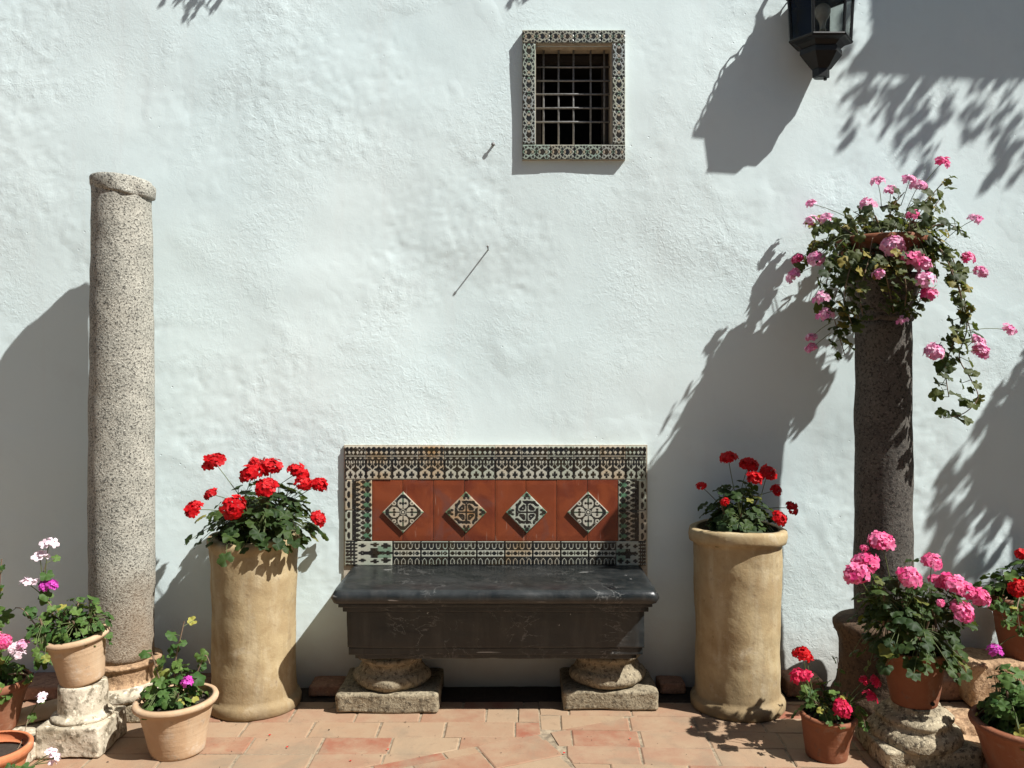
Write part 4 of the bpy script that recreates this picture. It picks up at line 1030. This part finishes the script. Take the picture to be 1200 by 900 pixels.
pl.done()
dQ = 3.335; cQ = P(968, 0, dQ)
pQ = thing('clay_pot', 'small red terracotta pot of crimson geraniums beside the tall lipped cylinder', 'potted plant', (cQ.x, cQ.y, 0))
pot_parts(pQ, flowerpot_prof(.078, .108, .165, .006, .02), .011, M['redclay'], .14, .094, 55, .003, rot=(0, rad(3), 0))
pl = Plant(pQ, 'freshleaf', seed=67); cq = P(972, 838, dQ)
pl.bush(cq, .15, .16, 75, .021, -.04, up=.5); pl.strand([P(980, 838, dQ), P(1000, 828, dQ), P(1010, 838, dQ-.03), P(1014, 852, dQ-.03)], .012, .02, .0025); pl.strand([P(965, 838, dQ), P(948, 812, dQ), P(938, 808, dQ)], .013, .02, .0025)
pl.strand([P(985, 832, dQ+.04), P(984, 800, dQ+.04), P(981, 770, dQ+.04)], .05, .02, .002)
for (px, py, s, dd) in ((940, 763, 10, 0), (946, 769, 7, .03), (934, 790, 9, -.05), (943, 790, 8, -.06), (987, 828, 11, -.1), (1013, 796, 6, 0), (1027, 798, 7, 0), (1021, 814, 8, -.03)):
    pl.flower(P(px, py, dQ+dd), s*1.15*dQ/1000, 'dense' if s > 9 else 'loose', 'red' if py < 780 and px < 990 else 'crimson', P(965+(px-968)*.4, 832, dQ))
pl.done()
# block at the wall with a dark pot of red geraniums
bk = P(1170, 0, 3.86)
tag(link('stone_block', rough_box(.42, .26, .205, .025, 22, .014, 7, 71, .02), M['sandstone'], None, loc=(bk.x+.05, bk.y+.06, 0)), 'rough brown stone block at the wall carrying a pot of red geraniums', 'stone block')
dR = 3.90; cR = P(1199, 0, dR)
pR = thing('clay_pot', 'dark terracotta pot of red geraniums on a rough stone block', 'potted plant', (cR.x, cR.y, .203))
pot_parts(pR, [(.09, 0), (.095, .006), (.12, .17), (.124, .2), (.142, .205), (.146, .235), (.146, .265), (.138, .275)], .014, M['redclay'], .235, .122, 73, .004)
pl = Plant(pR, 'freshleaf', seed=71); cr = P(1195, 705, dR)
pl.bush(cr, .24, .20, 150, .027, -.03, up=.5, ry=.15)
pl.strand([P(1180, 700, dR-.1), P(1172, 712, dR-.17), P(1178, 728, dR-.18)], .02, .024, .003); pl.strand([P(1195, 700, dR-.12), P(1192, 715, dR-.18), P(1196, 745, dR-.18)], .025, .02, .003)
for (px, py, s, dd) in ((1199, 648, 9, 0), (1193, 688, 10, -.18), (1218, 660, 11, -.05)): pl.flower(P(px, py, dR+dd), s*1.15*dR/1000, 'dense', 'red', cr+Vector((.02, -.03, .05)))
pl.flower(P(1165, 760, dR-.16), .034, 'loose', 'magenta', P(1190, 745, dR-.16)); pl.done()
# bottom-right pot
dS = 3.09; cS = P(1206, 0, dS)
pS = thing('clay_pot', 'wide red terracotta pot of plain green geranium leaves', 'potted plant', (cS.x, cS.y, 0))
pot_parts(pS, flowerpot_prof(.12, .195, .235, .012, .03, True), .015, M['redclay'], .2, .17, 75, .004)
pl = Plant(pS, 'freshleaf', seed=77); pl.bush(P(1200, 852, dS), .17, .20, 170, .026, -.02, up=.6); pl.bush(P(1182, 850, dS+.05), .11, .25, 50, .028, 0, up=.6, shoots=3); pl.done()
# rubble beside the stone base
for i, (px, d, sx, sy, sz, rz) in enumerate(((1128, 3.52, .20, .16, .09, .5), (1142, 3.34, .14, .14, .06, .2), (1108, 3.62, .16, .10, .05, -.3))):
    c = P(px, 0, d); tag(link('rubble_stone', rough_box(sx, sy, sz, .03, 14, .02, 9, 80+i, .03), M['sandstone'], None, loc=(c.x, c.y, 0), rot=(0, 0, rz)),
        ('largest jagged brown rubble stone beside the rough column base', 'low rubble stone beside the wide red pot', 'flat rubble stone near the brick ledge')[i], 'stone')

# --- low brick ledge along the wall foot
led = thing('brick_ledge', 'low ledge of old bricks along the foot of the wall', 'ledge', (0, 0, 0))
rs = random.Random(5)
def ledge(xa, xb, dep, hh):
    x = xa; k = 0
    while x < xb-.03:
        w_ = min(.235+rs.uniform(-.01, .01), xb-x)
        link('brick', rough_box(w_-.008, dep, hh, .006, 6, .004, 10, rs.randrange(99)), M['brick'], led, loc=(x+w_/2, -dep/2+.01, 0)); x += w_
ledge(-2.75, -1.98, .20, .066); ledge(P(181, 0, 3.86).x, P(246, 0, 3.9).x-.0, .20, .066); ledge(P(353, 0, 3.86).x+.01, -.78, .15, .05)
ledge(P(773, 0, 3.9).x+.01, P(806, 0, 3.95).x, .12, .05); ledge(P(922, 0, 3.9).x+.01, P(978, 0, 3.9).x-.03, .16, .075); ledge(c1.x+.235, P(1136, 0, 3.9).x-.03, .20, .092)

# ------------------------------------------------------------------ wall lantern
dL = 3.955; LC = P(962, 0, dL); zg0 = P(0, 50, dL).z; zg1 = P(0, -4, dL).z
lan = thing('wall_lantern', 'black hexagonal wall lantern with clear panes and a bare bulb', 'lantern', (LC.x, LC.y, zg0))
def hexv(R, z, off=0): return [(R*math.cos(off+i*math.pi/3), .8*R*math.sin(off+i*math.pi/3), z) for i in range(6)]
hz = zg1-zg0; R0, R1 = .138, .150
b = MB()
for i in range(6):
    a0, a1 = hexv(R0, 0)[i], hexv(R1, hz)[i]; b.tube([a0, a1], .007, .007, 6)
for z, R in ((0.004, R0+.004), (hz-.004, R1+.004)):
    hv = hexv(R, z)
    for i in range(6): b.tube([hv[i], hv[(i+1) % 6]], .008, .008, 6)
fl = b.build('frame', M['iron'], lan)
A, B_ = hexv(R0-.003, .008), hexv(R1-.003, hz-.008)
for i in range(6):
    j = (i+1) % 6; mid = (i+.5)*math.pi/3
    if abs(mid-math.pi/2) < .1:
        b = MB(); b.add([A[i], A[j], B_[j], B_[i]], [(0, 1, 2, 3)]); n_ = Vector((0, -.004, 0)); b.add([Vector(A[i])+n_, Vector(A[j])+n_, Vector(B_[j])+n_, Vector(B_[i])+n_], [(3, 2, 1, 0)]); b.build('back_plate', M['iron'], lan)
    else:
        b = MB(); b.add([A[i], A[j], B_[j], B_[i]], [(0, 1, 2, 3)]); b.build('glass_pane', M['glass'], lan)
def hlathe(prof, name, m):
    b = MB(); rings = [hexv(r, z) for r, z in prof]; v = [p for r_ in rings for p in r_]; f = []
    for k in range(len(rings)-1):
        for i in range(6): f.append((k*6+i, k*6+(i+1) % 6, (k+1)*6+(i+1) % 6, (k+1)*6+i))
    f.append((5, 4, 3, 2, 1, 0)); f.append(tuple((len(rings)-1)*6+i for i in range(6))); b.add(v, f); return b.build(name, m, lan)
u = dL/1000
hlathe([(.028*1.0, -42*u), (.040, -41*u), (.040, -32*u), (.048, -31*u), (.086, -19*u), (.098, -15*u), (.098, -9*u), (.09, -8*u), (.112, -3*u), (R0+.008, 0)], 'base', M['iron'])
b = MB(); b.tube([(.02, 0, -44*u), (.02, 0, -40*u)], .008, .008, 8); b.build('finial', M['iron'], lan)
hlathe([(R1-.004, hz), (R1+.030, hz+.002), (R1+.034, hz+.016), (R1+.012, hz+.03), (.10, hz+.10), (.06, hz+.15), (.05, hz+.20), (.02, hz+.23), (.012, hz+.27)], 'roof', M['iron'])
cr_ = MB(); hv = hexv(R1+.033, hz+.018)
for i in range(6):
    a0, a1 = Vector(hv[i]), Vector(hv[(i+1) % 6])
    for k in range(5):
        c = a0+(a1-a0)*(k+.5)/5; t = (a1-a0).normalized()*.015
        cr_.tube([c-t, c-t*.8+Vector((0, 0, .02)), c+Vector((0, 0, .03)), c+t*.8+Vector((0, 0, .02)), c+t], .004, .004, 5)
cr_.build('cresting', M['iron'], lan)
b = MB(); yw = -LC.y
b.tube([(0, 0, hz+.26), (0, 0, hz+.31), (0, .03, hz+.345), (0, yw*.6, hz+.33), (0, yw, hz+.26)], .009, .009, 8); b.box(-.03, .03, yw-.012, yw, hz+.18, hz+.34); b.tube([(0, yw, hz+.2), (0, yw*.5, hz+.27), (0, .02, hz+.33)], .006, .006, 6)
b.build('bracket', M['iron'], lan)
bz = -38*u+50*u-2*u
v, f = lathe(smoothprof([(.012, .018), (.014, .045), (.018, .062), (.032, .085), (.037, .105), (.033, .125), (.018, .140), (.002, .143)], 2), 24); bl = link('bulb', mesh('bulb', v, f, True), M['bulb'], lan, loc=(.004, -.01, .034))
b = MB(); b.tube([(0, 0, -.036), (0, 0, .022)], .017, .016, 12); b.build('socket', M['brass'], bl)

# ------------------------------------------------------------------ things above and to the right of the view that throw the shadows
pf = .5; zf = P(0, 90, D).z+pf*2.67; xf = P(996, 0, D).x+pf*2.0
bal = thing('balcony', 'white plastered flower balcony high on the wall above the stone block', 'balcony', (xf+.9, 0, zf))
b = MB(); b.box(-.9, .9, -pf, .01, 0, .06); b.build('slab', M['plaster'], bal)
b = MB(); b.box(-.865, .865, -pf+.035, .01, .06, .42); b.build('parapet', M['plaster'], bal)
pl = Plant(bal, 'ivyleaf', True, 91)
for i in range(13):
    x = xf+.10+i*.135+pl.rs.uniform(-.03, .03); ln = pl.rs.choice((.15, .22, .3, .42, .34)); y0 = -pf-.03
    a = Vector((x, y0+.12, zf+.46)); pl.strand([a, (x, y0-.01, zf+.45), (x+pl.rs.uniform(-.05, .05), y0-.03, zf+.2), (x+pl.rs.uniform(-.08, .08), y0-.02, zf-ln*.5), (x+pl.rs.uniform(-.1, .1), y0, zf-ln)], .035, .024, .003)
pl.done()
x3, d3 = 3.36, 3.72
column_dark((x3, d3-D, 0), 'stone_column', 'dark stone column standing beyond the stone block with the red geraniums', zc1+.35)
h3 = hanging_plant(x3, d3-D, zb1+.35, 'terracotta bowl of trailing geraniums on the column beyond the stone block', 'trailing_geranium', False, True, 6)
pl = Plant(h3, 'ivyleaf', True, 95); cb = h3.location+Vector((0, 0, .14)); pl.bush(cb, .26, .26, 70, .028, -.12, up=.4, shoots=7)
for i in range(11):
    a = math.pi+math.pi*1.1*(i/10)-.05; rr = .24+pl.rs.uniform(0, .08); ln = pl.rs.choice((.35, .5, .8, 1.0, .65)) if i > 4 else pl.rs.uniform(.75, 1.15)
    e = cb+Vector((math.cos(a)*rr, math.sin(a)*rr, 0)); pl.strand([cb, (cb+e)/2+Vector((0, 0, .08)), e, e+Vector((.01, 0, -ln*.5)), e+Vector((pl.rs.uniform(-.05, .05), 0, -ln))], .03, .027, .003)
pl.done()
# two small wall pots above the frame; only the shadows of their shoots reach into view
for k, (px, py, lbl) in enumerate(((243, 5, 'small wall pot of trailing geranium above the bare granite column'), (622, -12, 'small wall pot of trailing geranium above the barred window'))):
    s0 = P(px, py, D); pp = .17; c = Vector((s0.x+pp*2.0, -.12, s0.z+pp*2.67+.27))
    t = thing('wall_pot', lbl, 'potted plant', c, 'small pots hung high on the wall')
    pot_parts(t, flowerpot_prof(.05, .085, .13, .008, .02), .01, M['redclay'], .10, .07, 97+k)
    b = MB(); b.tube([(math.cos(a)*.083, math.sin(a)*.083, .09) for a in [i*math.pi/8 for i in range(17)]], .004, .004, 6); b.tube([(0, .083, .09), (0, .125, .09)], .005, .005, 6); b.build('hanger_ring', M['iron'], t)
    pl = Plant(t, 'ivyleaf', True, 98+k); pl.bush(c+Vector((0, 0, .1)), .13, .12, 40, .026, -.05)
    for (ox, ln) in (((-.03, .34), (.03, .28), (.0, .22)) if k == 0 else ((0, .27), (.03, .2))):
        pl.strand([c+Vector((0, 0, .11)), c+Vector((ox, -.07, .12)), c+Vector((ox, -.10, .0)), c+Vector((ox*1.4, -.09, -ln*.5)), c+Vector((ox*2, -.07, -ln))], .05, .022, .0025)
    pl.done()

# ------------------------------------------------------------------ fallen petals
for i, (px, py) in enumerate(((335, 877), (316, 863), (740, 867), (412, 892), (809, 853), (660, 884), (455, 880))):
    d = 1500/(py-YH); c = P(px, py, d); s = .008
    tag(link('fallen_petal', mesh('petal', [(0, 0, .001), (s, -s*.4, .003), (s*1.2, s*.4, .002), (s*.3, s, .004)], [(0, 1, 2, 3)]), M['red'], None, loc=(c.x, c.y, .003), rot=(0, 0, i*1.3)), 'tiny fallen red petal on the paving', 'petal', 'fallen petals on the paving')

# crumbs of soil and dry plant bits on the paving
rs = random.Random(33); b = MB()
for i in range(260):
    x = rs.uniform(-2.3, 2.3); y = -.22-.75*rs.random()**1.6; k = rs.uniform(.0015, .005); z = .0015
    vs_ = [(x+rs.uniform(-k, k), y+rs.uniform(-k, k), z+rs.uniform(0, k)) for _ in range(4)]
    b.add(vs_, [(0, 1, 2), (0, 2, 3), (0, 3, 1), (1, 3, 2)])
o = b.build('soil_crumbs', M['soil'], floor); tag(o, kind='stuff')
